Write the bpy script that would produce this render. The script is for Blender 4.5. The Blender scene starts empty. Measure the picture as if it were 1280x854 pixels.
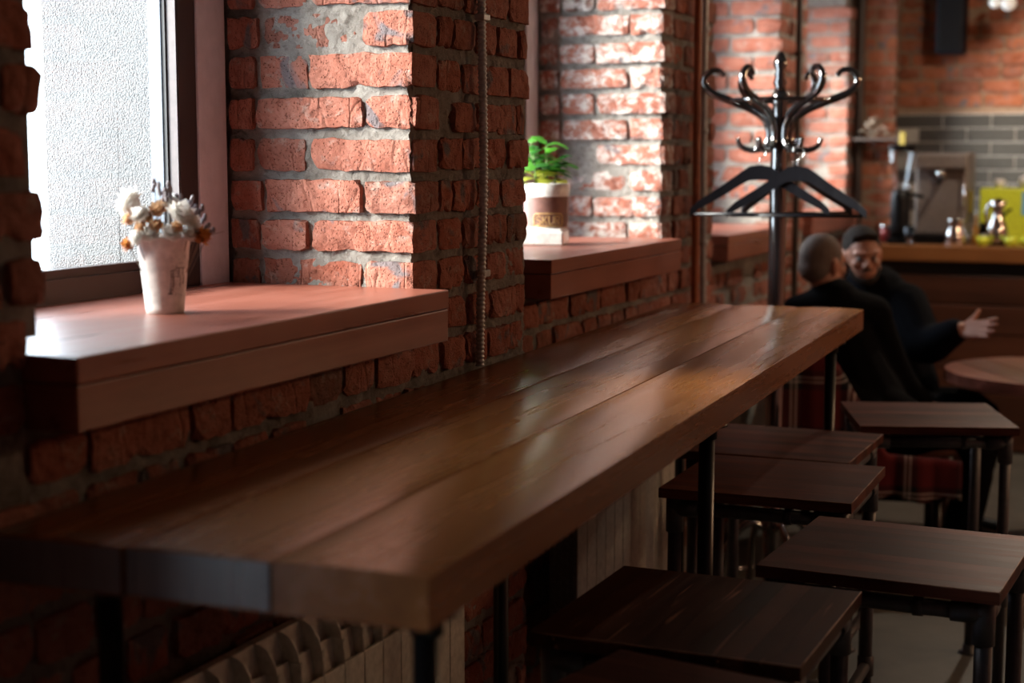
import bpy, bmesh, math, random
from mathutils import Vector, Matrix, noise
PI = math.pi
rnd = random.Random(7)
SC = bpy.context.scene
COL = SC.collection

# ------------------------------------------------------------------ camera, sky, sun, exposure
cam_d = bpy.data.cameras.new('camera')
cam = bpy.data.objects.new('camera', cam_d); COL.objects.link(cam)
cam.location = (1.4529, 0.0, 1.6216)
cam.rotation_euler = (PI/2 - 0.1168, 0, 0.3982)
cam_d.sensor_width = 36.0
cam_d.lens = 1976.3/1280*36
cam_d.clip_start = 0.05; cam_d.clip_end = 200
cam_d.dof.use_dof = True
cam_d.dof.focus_distance = 3.45
cam_d.dof.aperture_fstop = 2.6
SC.camera = cam

W = bpy.data.worlds.new('sky'); SC.world = W; W.use_nodes = True
bg = W.node_tree.nodes['Background']
bg.inputs[0].default_value = (0.80, 0.89, 1.0, 1); bg.inputs[1].default_value = 13.0

sun_d = bpy.data.lights.new('sun', 'SUN'); sun_d.energy = 20.0; sun_d.angle = math.radians(24)
sun_d.color = (1.0, 0.93, 0.84)
sun = bpy.data.objects.new('sun', sun_d); COL.objects.link(sun)
sun_dir = Vector((math.cos(math.radians(36)), math.sin(math.radians(36)), -math.tan(math.radians(22))))
sun.rotation_euler = sun_dir.to_track_quat('-Z', 'Y').to_euler()
sun.location = (-6, 0, 6)

SC.view_settings.view_transform = 'Standard'; SC.view_settings.look = 'None'
SC.view_settings.exposure = 0.0; SC.view_settings.gamma = 1.0
SC.view_settings.use_curve_mapping = False

# ------------------------------------------------------------------ material helpers
class N:
    """small node-graph writer"""
    def __init__(s, name):
        s.m = bpy.data.materials.new(name); s.m.use_nodes = True
        s.t = s.m.node_tree; s.b = s.t.nodes['Principled BSDF']; s.out = s.t.nodes['Material Output']
        s._co = None
    def n(s, typ, **kw):
        x = s.t.nodes.new(typ)
        for k, v in kw.items():
            if k.startswith('i_'):
                x.inputs[k[2:].replace('_', ' ')].default_value = v
            else: setattr(x, k, v)
        return x
    def l(s, a, b): s.t.links.new(a, b)
    def rand(s): return s.n('ShaderNodeObjectInfo').outputs['Random']
    def coord(s, scale=(1, 1, 1), off=0.0, gen=False):
        tc = s.n('ShaderNodeTexCoord')
        src = tc.outputs['Object']
        if off:
            r = s.rand(); mu = s.n('ShaderNodeVectorMath', operation='SCALE'); cv = s.n('ShaderNodeCombineXYZ')
            s.l(r, cv.inputs[0]); s.l(r, cv.inputs[1]); s.l(r, cv.inputs[2]); s.l(cv.outputs[0], mu.inputs[0]); mu.inputs['Scale'].default_value = off
            ad = s.n('ShaderNodeVectorMath', operation='ADD'); s.l(src, ad.inputs[0]); s.l(mu.outputs[0], ad.inputs[1]); src = ad.outputs[0]
        mp = s.n('ShaderNodeMapping'); mp.inputs['Scale'].default_value = scale; s.l(src, mp.inputs['Vector'])
        return mp.outputs[0]
    def noise(s, co, scale, detail=4, rough=.55, dist=0.0):
        x = s.n('ShaderNodeTexNoise'); s.l(co, x.inputs['Vector'])
        x.inputs['Scale'].default_value = scale; x.inputs['Detail'].default_value = detail
        x.inputs['Roughness'].default_value = rough; x.inputs['Distortion'].default_value = dist
        return x.outputs['Fac']
    def voro(s, co, scale, feature='F1'):
        x = s.n('ShaderNodeTexVoronoi', feature=feature); s.l(co, x.inputs['Vector']); x.inputs['Scale'].default_value = scale
        return x.outputs['Distance']
    def warp(s, co, scale, amt):
        x = s.n('ShaderNodeTexNoise'); s.l(co, x.inputs['Vector']); x.inputs['Scale'].default_value = scale
        m = s.n('ShaderNodeVectorMath', operation='SCALE'); s.l(x.outputs['Color'], m.inputs[0]); m.inputs['Scale'].default_value = amt
        a = s.n('ShaderNodeVectorMath', operation='ADD'); s.l(co, a.inputs[0]); s.l(m.outputs[0], a.inputs[1]); return a.outputs[0]
    def ramp(s, fac, stops, interp='LINEAR'):
        x = s.n('ShaderNodeValToRGB'); s.l(fac, x.inputs[0]); e = x.color_ramp.elements; x.color_ramp.interpolation = interp
        while len(e) < len(stops): e.new(0.5)
        for el, (p, c) in zip(e, stops):
            el.position = p; el.color = (c, c, c, 1) if isinstance(c, (int, float)) else (*c, 1)
        return x.outputs[0]
    def mix(s, fac, a, b, mode='MIX'):
        x = s.n('ShaderNodeMix', data_type='RGBA', blend_type=mode)
        if isinstance(fac, (int, float)): x.inputs[0].default_value = fac
        else: s.l(fac, x.inputs[0])
        for v, i in ((a, 6), (b, 7)):
            if isinstance(v, tuple): x.inputs[i].default_value = (*v, 1)
            else: s.l(v, x.inputs[i])
        return x.outputs[2]
    def math(s, op, a, b=0.0):
        x = s.n('ShaderNodeMath', operation=op)
        for v, i in ((a, 0), (b, 1)):
            if isinstance(v, (int, float)): x.inputs[i].default_value = v
            else: s.l(v, x.inputs[i])
        return x.outputs[0]
    def col(s, v):
        if isinstance(v, tuple): s.b.inputs['Base Color'].default_value = (*v, 1)
        else: s.l(v, s.b.inputs['Base Color'])
    def rough(s, v):
        if isinstance(v, (int, float)): s.b.inputs['Roughness'].default_value = v
        else: s.l(v, s.b.inputs['Roughness'])
    def bump(s, h, strength, dist=0.01):
        x = s.n('ShaderNodeBump'); x.inputs['Strength'].default_value = strength; x.inputs['Distance'].default_value = dist
        s.l(h, x.inputs['Height']); s.l(x.outputs[0], s.b.inputs['Normal'])
    def set(s, k, v): s.b.inputs[k].default_value = v

def plain(name, c, r=.5, metal=0.0, grain=0.0, gs=60, coat=0.0, spec=.5):
    k = N(name); co = k.coord(off=3.0)
    f = k.noise(co, gs, 3)
    d = tuple(x*(1-.22) for x in c); e = tuple(min(1, x*1.12) for x in c)
    k.col(k.ramp(f, [(.3, d), (.7, e)])); k.rough(r); k.set('Metallic', metal)
    if grain: k.bump(f, grain, .004)
    if coat: k.set('Coat Weight', coat); k.set('Coat Roughness', .06); k.set('Coat IOR', 1.5+.7*(coat >= 1))
    k.set('Specular IOR Level', spec)
    return k.m

def wood(name, dark, mid, light, axis, sc=1.0, rough=.4, var=.25, streak=0.0, coat=0.0, bump=.12, spec=.5):
    k = N(name)
    s3 = [28*sc]*3; s3[axis] = 1.6*sc
    co = k.coord(tuple(s3), off=17.0)
    w = k.coord((1, 1, 1), off=17.0)
    g = k.noise(co, 1.0, 6, .62, .35)
    s4 = [90*sc]*3; s4[axis] = 3.0*sc
    fine = k.noise(k.coord(tuple(s4), off=9.0), 1.3, 3, .6)
    big = k.noise(w, 4.0*sc, 3)
    c = k.ramp(g, [(.28, dark), (.5, mid), (.74, light)])
    c = k.mix(k.math('MULTIPLY', fine, .5), c, dark)
    c = k.mix(k.ramp(big, [(.35, 0.0), (.75, .55)]), c, light)
    if streak:
        s5 = [46*sc]*3; s5[axis] = 2.4*sc
        st = k.noise(k.coord(tuple(s5), off=31.0), 1.0, 2, .5, .4)
        c = k.mix(k.ramp(st, [(.66, 0.0), (.74, streak)]), c, tuple(min(1, x*2.6+.05) for x in light))
    v = k.n('ShaderNodeHueSaturation'); k.l(c, v.inputs['Color'])
    mr = k.n('ShaderNodeMapRange'); k.l(k.rand(), mr.inputs[0]); mr.inputs[3].default_value = 1-var; mr.inputs[4].default_value = 1+var
    k.l(mr.outputs[0], v.inputs['Value'])
    k.col(v.outputs[0])
    k.rough(k.ramp(g, [(.3, max(.05, rough-.05)), (.8, rough+.1)]))
    k.bump(k.math('ADD', g, k.math('MULTIPLY', fine, .6)), bump, .002)
    k.set('Specular IOR Level', spec)
    if coat: k.set('Coat Weight', coat); k.set('Coat Roughness', .18)
    return k.m

def mk_brick(name, ramp, smear, thr=.56, smc=(.40, .355, .31)):
    k = N(name); co = k.coord(off=37.0)
    c = k.ramp(k.rand(), ramp)
    c = k.mix(k.ramp(k.noise(co, 16, 5, .6), [(.35, 0.0), (.75, .75)]), c, (.42, .185, .135))
    c = k.mix(k.ramp(k.noise(co, 42, 4, .7), [(.52, 0.0), (.72, .8)]), c, (.16, .05, .032))
    st = k.ramp(k.noise(k.coord(off=91.0), 11, 3, .5, .6), [(.60, 0.0), (.67, .85)])
    c = k.mix(st, c, (.125, .128, .138))
    sm = k.ramp(k.noise(k.coord((1, 1, 1.3), off=53.0), 19, 6, .7, .3), [(thr, 0.0), (thr+.14, smear)])
    c = k.mix(sm, c, smc)
    k.col(c); k.rough(.92); k.set('Specular IOR Level', .25)
    pits = k.ramp(k.voro(k.coord(off=5.0), 150), [(.14, 0.0), (.30, 1.0)])
    gate = k.ramp(k.noise(co, 30, 2), [(.50, 0.0), (.66, 1.0)])
    pits = k.math('ADD', pits, k.math('MULTIPLY', k.math('SUBTRACT', 1.0, pits), gate))
    cr = k.ramp(k.voro(k.warp(k.coord((1, 1, .30), off=11.0), 22, .035), 15, 'DISTANCE_TO_EDGE'), [(.0, 0.0), (.05, 1.0)])
    cg = k.ramp(k.noise(k.coord(off=71.0), 8, 2), [(.44, 0.0), (.56, 1.0)]); cr = k.math('ADD', cr, k.math('MULTIPLY', k.math('SUBTRACT', 1.0, cr), cg))
    h = k.math('ADD', k.math('MULTIPLY', k.noise(co, 55, 6, .7), 1.1), k.math('MULTIPLY', pits, .9))
    h = k.math('ADD', h, k.math('MULTIPLY', cr, .4))
    h = k.math('ADD', h, k.math('MULTIPLY', k.noise(co, 14, 3), 1.2))
    k.bump(h, 1.0, .007)
    return k.m

M = {}
BR = [(0.0, (.18, .052, .032)), (.2, (.30, .090, .055)), (.5, (.34, .125, .085)), (.8, (.30, .102, .068)), (.95, (.22, .085, .06)), (1.0, (.10, .072, .06))]
M['brick'] = mk_brick('red clay brick', BR, .55)
BO = [(0.0, (.15, .045, .02)), (.3, (.30, .085, .032)), (.6, (.38, .125, .05)), (1.0, (.22, .06, .025))]
M['brick_orange'] = mk_brick('orange brown brick', BO, .35, .62, (.34, .24, .17))
M['brick_burnt'] = mk_brick('burnt grey brown brick', [(0.0, (.10, .07, .055)), (1.0, (.14, .10, .08))], .3)
M['brick_smeared'] = mk_brick('mortar smeared brick', BR, .95, .46, (.56, .50, .46))
k = N('lime mortar'); co = k.coord()
c = k.ramp(k.noise(co, 9, 6, .65), [(.3, (.22, .195, .17)), (.5, (.38, .345, .31)), (.75, (.52, .485, .44))])
c = k.mix(k.ramp(k.noise(co, 60, 3), [(.55, 0.0), (.75, .6)]), c, (.11, .085, .065))
k.col(c); k.rough(.95); k.bump(k.math('ADD', k.noise(co, 60, 8, .8), k.math('MULTIPLY', k.voro(co, 55), .5)), 1.0, .02); k.set('Specular IOR Level', .2); M['mortar'] = k.m
M['brown_mortar'] = plain('brown mortar', (.26, .17, .115), .95, grain=.6)
k = N('old masonry'); co = k.coord(); k.col(k.ramp(k.noise(co, 9, 5), [(.3, (.22, .075, .045)), (.7, (.36, .15, .10))])); k.rough(.95); M['masonry'] = k.m
k = N('rough cast stucco'); co = k.coord()
sv = k.noise(co, 290, 2, .5)
k.col(k.ramp(k.noise(co, 6, 3), [(.3, (.155, .157, .16)), (.7, (.19, .19, .19))])); k.rough(.95); k.bump(sv, 1.0, .012); M['stucco'] = k.m
k = N('painted plaster strip'); co = k.coord(); k.col(k.ramp(k.noise(co, 20, 5), [(.3, (.58, .56, .62)), (.7, (.68, .66, .72))])); k.rough(.85); k.bump(k.noise(co, 50, 4), .4, .005); M['plaster'] = k.m
M['frame'] = wood('dark brown window profile', (.022, .012, .010), (.035, .018, .014), (.05, .026, .02), 1, 1, .42, 0)
M['bead'] = plain('pale beige window bead', (.085, .066, .066), .5)
M['profile'] = plain('blue white window profile', (.10, .125, .16), .4)
M['gasket'] = plain('black rubber gasket', (.01, .01, .012), .6)
k = N('window glass'); t = k.t; t.nodes.remove(k.b)
tr = k.n('ShaderNodeBsdfTransparent'); tr.inputs[0].default_value = (.95, .97, .97, 1); gl = k.n('ShaderNodeBsdfGlossy'); gl.inputs['Roughness'].default_value = .01
fr = k.n('ShaderNodeLayerWeight'); mx = k.n('ShaderNodeMixShader')          # Schlick reflectance of a thin pane, alike from both sides
k.l(k.math('ADD', k.math('MULTIPLY', k.math('POWER', fr.outputs['Facing'], 5.0), .6), .04), mx.inputs[0]); k.l(tr.outputs[0], mx.inputs[1]); k.l(gl.outputs[0], mx.inputs[2]); k.l(mx.outputs[0], k.out.inputs[0]); M['glass'] = k.m
M['sill'] = wood('red stained sill wood', (.15, .042, .026), (.26, .080, .050), (.36, .135, .095), 1, .8, .31, .08, bump=.12)
M['table'] = wood('brown stained table plank', (.085, .027, .0055), (.165, .058, .0125), (.24, .092, .022), 1, .42, .25, .12, bump=.018, spec=.30)
M['cool_lit_end'] = wood('end grain with window light painted in', (.055, .051, .058), (.085, .082, .096), (.125, .122, .145), 2, 1.6, .30, .15, bump=.3)  # brown plank end greyed by painted-in window light
M['stave'] = wood('dark walnut stave', (.030, .008, .005), (.075, .021, .0125), (.17, .058, .036), 0, 1.2, .42, .45, streak=.30, bump=.10, spec=.07)
M['stave_rubbed'] = wood('rubbed walnut stave', (.022, .007, .004), (.050, .017, .009), (.10, .038, .018), 0, 1.2, .40, .45, streak=1.0, bump=.10, spec=.08)
M['worn'] = plain('rubbed pale wood edge', (.30, .17, .11), .6)
M['pipe'] = plain('dark grey painted pipe', (.055, .058, .068), .42)
M['black_pipe'] = plain('black lacquered pipe', (.006, .006, .007), .32)
M['conduit'] = plain('grey metal hose', (.44, .45, .46), .40, .2)
M['rust'] = plain('copper brown pipe', (.33, .085, .026), .4)
M['dark_pipe'] = plain('dark brown riser pipe', (.035, .022, .017), .5)
M['radiator'] = plain('cream radiator enamel', (.62, .60, .54), .35)
M['perforated'] = plain('dark perforated steel', (.16, .16, .165), .5, .1)
k = N('polished concrete'); co = k.coord(); k.col(k.ramp(k.noise(co, 3, 7, .65), [(.3, (.065, .062, .050)), (.7, (.13, .124, .103))])); k.rough(.5); k.bump(k.noise(co, 30, 5), .2, .003); M['floor'] = k.m
M['ceiling'] = plain('dark ceiling paint', (.08, .075, .07), .9)
M['paper'] = plain('white paper cup', (.80, .77, .74), .55)
M['ink'] = plain('dark print ink', (.20, .18, .18), .6)
M['rack'] = plain('black lacquered bentwood', (.006, .006, .007), .09, coat=1.0, spec=.9)
M['hanger'] = plain('black hanger wood', (.006, .006, .008), .30, spec=.3)
M['wire'] = plain('bright hanger wire', (.6, .6, .6), .25, 1.0)
M['navy'] = plain('navy black jacket cloth', (.003, .0035, .006), .9, grain=.4, gs=40, spec=.08)
M['black_cloth'] = plain('black coat cloth', (.0022, .0022, .003), .9, grain=.4, gs=40, spec=.06)
M['trousers'] = plain('dark trouser cloth', (.003, .003, .004), .9, spec=.06)
k = N('skin'); co = k.coord(); k.col(k.ramp(k.noise(co, 18, 4), [(.3, (.34, .15, .10)), (.7, (.46, .225, .155))])); k.rough(.5); k.set('Subsurface Weight', .05); M['skin'] = k.m
M['grey_hair'] = plain('cropped grey hair', (.15, .115, .10), .8, grain=.6, gs=160, spec=.2)
M['dark_hair'] = plain('dark brown hair', (.022, .016, .013), .8, grain=.6, gs=120, spec=.15)
M['eye'] = plain('eye white', (.22, .20, .19), .4)
M['iris'] = plain('dark iris', (.02, .014, .01), .2)
M['lips'] = plain('lip skin', (.30, .11, .09), .5)
M['round_wood'] = wood('red brown round tabletop plank', (.085, .022, .014), (.17, .050, .034), (.26, .09, .062), 1, .8, .38, .3, streak=.2, spec=.3)
M['bar_top'] = wood('orange brown bar top', (.12, .042, .012), (.22, .082, .024), (.32, .13, .04), 0, .5, .35, .1)
M['bar_board'] = wood('dark red bar board', (.030, .010, .005), (.065, .021, .010), (.11, .036, .016), 0, .5, .45, .25)
M['tile'] = plain('dark grey glazed tile', (.062, .060, .056), .3)
M['grout'] = plain('pale grey grout', (.40, .38, .35), .9)
M['steel'] = plain('brushed bronze steel', (.20, .165, .145), .5, .35)
M['chrome'] = plain('polished steel', (.75, .75, .75), .08, 1.0)
M['black_plastic'] = plain('black plastic', (.005, .005, .006), .4, spec=.2)
M['dark_blue'] = plain('blue black painted box', (.006, .007, .014), .6, spec=.15)
M['lime'] = plain('lime green plastic', (.66, .76, .05), .35)
M['blue'] = plain('light blue label', (.18, .50, .78), .5)
M['yellow'] = plain('yellow plastic', (.20, .15, .02), .5)
M['ceramic'] = plain('white glazed ceramic', (.80, .77, .74), .18)
M['amber'] = plain('amber glass bottle', (.35, .16, .03), .15)
M['red'] = plain('dull red tin', (.30, .03, .03), .4)
M['pot_brown'] = plain('brown pot band', (.20, .095, .075), .5)
M['gold'] = plain('tan print', (.50, .30, .11), .5)
M['soil'] = plain('dark soil', (.03, .02, .014), .95)
def leafm(name, c):
    k = N(name); co = k.coord(off=2.0); k.col(k.ramp(k.noise(co, 30, 3), [(.3, tuple(x*.7 for x in c)), (.7, c)])); k.rough(.4)
    tl = k.n('ShaderNodeBsdfTranslucent'); tl.inputs[0].default_value = (*c, 1); mx = k.n('ShaderNodeMixShader'); mx.inputs[0].default_value = .5
    k.l(k.b.outputs[0], mx.inputs[1]); k.l(tl.outputs[0], mx.inputs[2]); k.l(mx.outputs[0], k.out.inputs[0]); return k.m
M['leaf'] = leafm('fresh green leaf', (.10, .34, .035))
M['leaf_dark'] = leafm('deep green leaf', (.045, .19, .035))
M['leaf_yellow'] = leafm('yellow green leaf', (.46, .48, .06))
M['stem'] = plain('green stem', (.12, .22, .05), .6)
M['dry_stem'] = plain('dry grey brown stem', (.23, .18, .14), .8)
M['fl_white'] = leafm('white dried petal', (.92, .89, .84))
M['fl_tan'] = leafm('tan dried petal', (.72, .46, .26))
M['fl_orange'] = leafm('rust orange dried petal', (.55, .22, .06))
M['fl_grey'] = plain('mauve grey bud', (.33, .29, .31), .85)
k = N('glass jar'); k.col((.9, .93, .95)); k.rough(.03); k.set('Transmission Weight', 1.0); k.set('IOR', 1.45); M['clear'] = k.m
k = N('lit bulb'); k.col((.9, .9, .88)); k.rough(.3); k.set('Emission Color', (1, .95, .88, 1)); k.set('Emission Strength', .12); M['bulb'] = k.m
k = N('lit warm globe'); k.col((.9, .85, .8)); k.set('Emission Color', (1, .64, .36, 1)); k.set('Emission Strength', 40.0); M['lit_globe'] = k.m
# red tartan: two crossing sets of stripes in cloth coordinates (uv)
k = N('red tartan wool'); uv = k.n('ShaderNodeUVMap').outputs[0]; sep = k.n('ShaderNodeSeparateXYZ'); k.l(uv, sep.inputs[0])
def bands(o):
    f = k.math('FRACT', k.math('MULTIPLY', o, 1.0))
    r, bk, w = (.12, .007, .009), (.008, .007, .009), (.55, .50, .46)
    return k.ramp(f, [(0.0, r), (.34, (.12, .008, .01)), (.40, bk), (.52, w), (.555, bk), (.60, w), (.635, bk), (.74, (.12, .008, .01)), (.80, r)], 'CONSTANT')
k.col(k.mix(.5, bands(sep.outputs[0]), bands(sep.outputs[1]))); k.rough(.95); k.bump(k.noise(k.coord(), 300, 2), .4, .003); M['tartan'] = k.m

# ------------------------------------------------------------------ mesh helpers
class MB:
    def __init__(s): s.v = []; s.f = []; s.smooth = []
    def add(s, v, f, smooth=False):
        o = len(s.v); s.v += [tuple(x) for x in v]; s.f += [tuple(i+o for i in q) for q in f]; s.smooth += [smooth]*len(f); return s
    def box(s, lo, hi, bev=0.0, mat=None):
        x0, y0, z0 = lo; x1, y1, z1 = hi
        if bev <= 0:
            v = [(x, y, z) for x in (x0, x1) for y in (y0, y1) for z in (z0, z1)]
            f = [(0, 1, 3, 2), (4, 6, 7, 5), (0, 4, 5, 1), (2, 3, 7, 6), (0, 2, 6, 4), (1, 5, 7, 3)]
        else:
            bm = bmesh.new(); bmesh.ops.create_cube(bm, size=1.0)
            for q in bm.verts: q.co = Vector(((q.co.x+.5)*(x1-x0)+x0, (q.co.y+.5)*(y1-y0)+y0, (q.co.z+.5)*(z1-z0)+z0))
            bmesh.ops.bevel(bm, geom=bm.edges[:], offset=bev, segments=2, affect='EDGES', profile=.5)
            bm.verts.index_update(); v = [tuple(q.co) for q in bm.verts]; f = [tuple(q.index for q in p.verts) for p in bm.faces]; bm.free()
        if mat: v = [tuple(mat @ Vector(q)) for q in v]
        return s.add(v, f)
    def tube(s, path, r, n=12, cap=True, smooth=True):
        P = [Vector(p) for p in path]; R = r if isinstance(r, (list, tuple)) else [r]*len(P)
        V = []; F = []; up = None
        for i, p in enumerate(P):
            t = (P[min(i+1, len(P)-1)] - P[max(i-1, 0)]).normalized()
            if up is None: up = Vector((0, 0, 1)) if abs(t.z) < .9 else Vector((1, 0, 0))
            a = up.cross(t)
            if a.length < 1e-5: a = Vector((1, 0, 0)).cross(t)
            a.normalize(); b = t.cross(a); up = b if abs(b.dot(t)) < .5 else up
            for k in range(n):
                th = 2*PI*k/n; V.append(p + (a*math.cos(th) + b*math.sin(th))*R[i])
        for i in range(len(P)-1):
            for k in range(n):
                F.append((i*n+k, i*n+(k+1) % n, (i+1)*n+(k+1) % n, (i+1)*n+k))
        s.add(V, F, smooth)
        if cap:
            o = len(s.v)-len(V); s.f.append(tuple(o+k for k in reversed(range(n)))); s.f.append(tuple(o+(len(P)-1)*n+k for k in range(n))); s.smooth += [False, False]
        return s
    def lathe(s, prof, n=24, c=(0, 0, 0), smooth=True, cap=True):
        V = [(c[0]+r*math.cos(2*PI*k/n), c[1]+r*math.sin(2*PI*k/n), c[2]+z) for r, z in prof for k in range(n)]
        F = [(i*n+k, i*n+(k+1) % n, (i+1)*n+(k+1) % n, (i+1)*n+k) for i in range(len(prof)-1) for k in range(n)]
        o = len(s.v); s.add(V, F, smooth)
        if cap:
            s.f.append(tuple(o+k for k in reversed(range(n)))); s.f.append(tuple(o+(len(prof)-1)*n+k for k in range(n))); s.smooth += [False, False]
        return s
    def ball(s, c, r, n=12, m=8):
        rr = r if isinstance(r, (list, tuple)) else (r, r, r)
        V = [(c[0], c[1], c[2]-rr[2])]
        for i in range(1, m):
            a = -PI/2 + PI*i/m
            V += [(c[0]+rr[0]*math.cos(a)*math.cos(2*PI*k/n), c[1]+rr[1]*math.cos(a)*math.sin(2*PI*k/n), c[2]+rr[2]*math.sin(a)) for k in range(n)]
        V.append((c[0], c[1], c[2]+rr[2])); F = []
        for k in range(n): F.append((0, 1+(k+1) % n, 1+k)); F.append((len(V)-1, 1+(m-2)*n+k, 1+(m-2)*n+(k+1) % n))
        for i in range(m-2):
            for k in range(n): F.append((1+i*n+k, 1+i*n+(k+1) % n, 1+(i+1)*n+(k+1) % n, 1+(i+1)*n+k))
        return s.add(V, F, True)
    def mesh(s, name):
        me = bpy.data.meshes.new(name); me.from_pydata(s.v, [], s.f); me.polygons.foreach_set('use_smooth', s.smooth); me.update(); return me
    def build(s, name, mat, parent=None, loc=(0, 0, 0)):
        return obj(name, s.mesh(name), mat, parent, loc)

def obj(name, me, mat=None, parent=None, loc=(0, 0, 0)):
    o = bpy.data.objects.new(name, me); COL.objects.link(o)
    if mat is not None and not me.materials: me.materials.append(M[mat] if isinstance(mat, str) else mat)
    if parent: o.parent = parent
    o.location = loc; return o
def tag(o, label, cat, group=None):
    o['label'] = label; o['category'] = cat; o['kind'] = 'thing'
    if group: o['group'] = group
    return o
def thing(name, label, cat, loc=(0, 0, 0), rz=0.0, group=None):
    o = bpy.data.objects.new(name, None); COL.objects.link(o); o.location = loc; o.rotation_euler = (0, 0, rz); o.empty_display_size = .1
    return tag(o, label, cat, group)
def struct(o): o['kind'] = 'structure'; return o
def copy_tree(o, parent=None):
    c = o.copy(); COL.objects.link(c)
    if parent: c.parent = parent
    for ch in list(o.children): copy_tree(ch, c)
    return c
def spline(pts, n=8):
    P = [Vector(p) for p in pts]; P = [P[0]*2-P[1]] + P + [P[-1]*2-P[-2]]; out = []
    for i in range(1, len(P)-2):
        for j in range(n):
            t = j/n; a, b, c, d = P[i-1:i+3]
            out.append(.5*((2*b) + (c-a)*t + (2*a-5*b+4*c-d)*t*t + (3*b-a-3*c+d)*t**3))
    out.append(P[-2]); return out

# ------------------------------------------------------------------ masonry
PITCH = .086; BH = .0695; Z0 = .041 - .086*1 + .086  # first course base
def brick_mesh(L, D, H, seed, nx, ny, nz, rough=1.0):
    """one irregular clay brick: outer face on -Y, rounded and chipped arrises"""
    r = random.Random(seed); off = Vector((r.random()*50, r.random()*50, r.random()*50))
    bm = bmesh.new(); bmesh.ops.create_cube(bm, size=1.0)
    def cut(axis, n):
        for i in range(1, n):
            co = [0, 0, 0]; no = [0, 0, 0]; co[axis] = -.5 + i/n; no[axis] = 1
            bmesh.ops.bisect_plane(bm, geom=bm.verts[:]+bm.edges[:]+bm.faces[:], plane_co=co, plane_no=no)
    cut(0, nx); cut(1, ny); cut(2, nz)
    chips = [(Vector((r.choice((-.5, .5, r.uniform(-.5, .5)))*L, -D/2, r.choice((-.5, .5))*H)), r.uniform(.008, .026), r.uniform(.25, .6)) for _ in range(4)]
    for v in bm.verts:
        e = sum(1 for q in v.co if abs(abs(q)-.5) < 1e-4)
        p = Vector((v.co.x*L, v.co.y*D, v.co.z*H)); n0 = Vector((v.co.x, v.co.y, v.co.z)).normalized()
        d = noise.noise_vector(p*28+off)*.0028*rough + noise.noise_vector(p*90+off)*.0020*rough
        if e >= 2: p -= Vector((math.copysign(1, v.co.x)*(abs(v.co.x) > .49), math.copysign(1, v.co.y)*(abs(v.co.y) > .49), math.copysign(1, v.co.z)*(abs(v.co.z) > .49)))*(.0016 if e == 2 else .003)*r.uniform(.4, 1.9)
        p += d
        for c, rad, amt in chips:
            q = (p-c).length
            if q < rad: p += Vector((-c.x*.3, D*.5, -c.z)).normalized()*(rad-q)*amt
        v.co = p
    me = bpy.data.meshes.new('brick'); bm.to_mesh(me); bm.free()
    return me
KINDS = {}
for kind, (L, D) in dict(head=(.118, .11), long=(.244, .11), half=(.062, .11), corner_long=(.244, .115), corner_head=(.118, .115)).items():
    KINDS[kind, 1] = [brick_mesh(L, D, BH, hash_ + 11, max(2, round(L/.016)), 3, 5, 1.25) for hash_ in range({'head': 14, 'long': 9, 'half': 5}.get(kind, 8))]
    KINDS[kind, 0] = [brick_mesh(L, D, BH, hash_ + 77, max(2, round(L/.06)), 1, 2, 1.1) for hash_ in range(8)]
LEN = dict(head=.118, long=.244, half=.062)
for key, ms in KINDS.items():
    for me in ms: me.materials.append(M['brick'])
SMEAR = {}; BURNT = {'': 'brick_burnt'}
def put_brick(parent, key, pos, rz, r, sx=1.0, sz=1.0, smeared=False, swap=None):
    me = r.choice(KINDS[key])
    if smeared:
        if me.name not in SMEAR:
            m2 = me.copy(); m2.materials.clear(); m2.materials.append(M['brick_smeared']); SMEAR[me.name] = m2
        me = SMEAR[me.name]
    if swap:
        if me.name not in swap: m2 = me.copy(); m2.materials.clear(); m2.materials.append(M[swap['']]); swap[me.name] = m2
        me = swap[me.name]
    o = bpy.data.objects.new('brick', me); COL.objects.link(o); o.parent = parent
    o.location = pos; o.rotation_euler = (r.gauss(0, .012), r.gauss(0, .012), rz + r.gauss(0, .014)); o.scale = (sx, 1, sz)
    return o
def lay(parent, plane, const, a, b, z0, z1, seed, fine=0, smeared=False, longs=.12, ragged=(0, 0), hole=None, first=None, rows=(-99, 999), swap=None):
    """courses of bricks on the plane x=const (facing +x) or y=const (facing -y), running from a to b"""
    r = random.Random(seed); k = math.ceil((z0-Z0)/PITCH - .25)
    while Z0 + k*PITCH + BH*.8 < z1:
        zc = Z0 + k*PITCH + BH/2 + r.gauss(0, .002); u = a + (r.uniform(-ragged[0], ragged[0]) if ragged[0] else 0)
        end = b + (r.uniform(-ragged[1], ragged[1]) if ragged[1] else 0)
        if k % 2 and first is None and a != b: u0 = 'half' if r.random() < .5 else None
        else: u0 = None
        n = 0
        if not rows[0] <= k < rows[1]: k += 1; continue
        while end - u > .03:
            kind = 'long' if r.random() < longs else 'head'
            if n == 0 and u0: kind = u0
            if kind == 'long' and end-u < .2: kind = 'head'
            if end-u < .085: kind = 'half'
            g = r.uniform(.005, .015); L = min(LEN[kind]*r.uniform(.9, 1.08), end-u)
            if end-u-L < .045: L = end-u
            sx = L/LEN[kind]
            dep = r.gauss(0, .0035)
            if r.random() < .09: dep -= r.uniform(.008, .022)
            uc = u + L/2
            if not (hole and hole[0] < uc < hole[1] and zc > hole[2]):
                if plane == 'x': put_brick(parent, (kind, fine), (const + dep - .055, uc, zc), PI/2, r, sx, r.uniform(.95, 1.05), smeared)
                else: put_brick(parent, (kind, fine), (uc, const - dep + .055, zc), 0, r, sx, r.uniform(.95, 1.05)*(1.08 if swap is not None else 1), smeared, swap)
            u += L + g; n += 1
        k += 1
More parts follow.
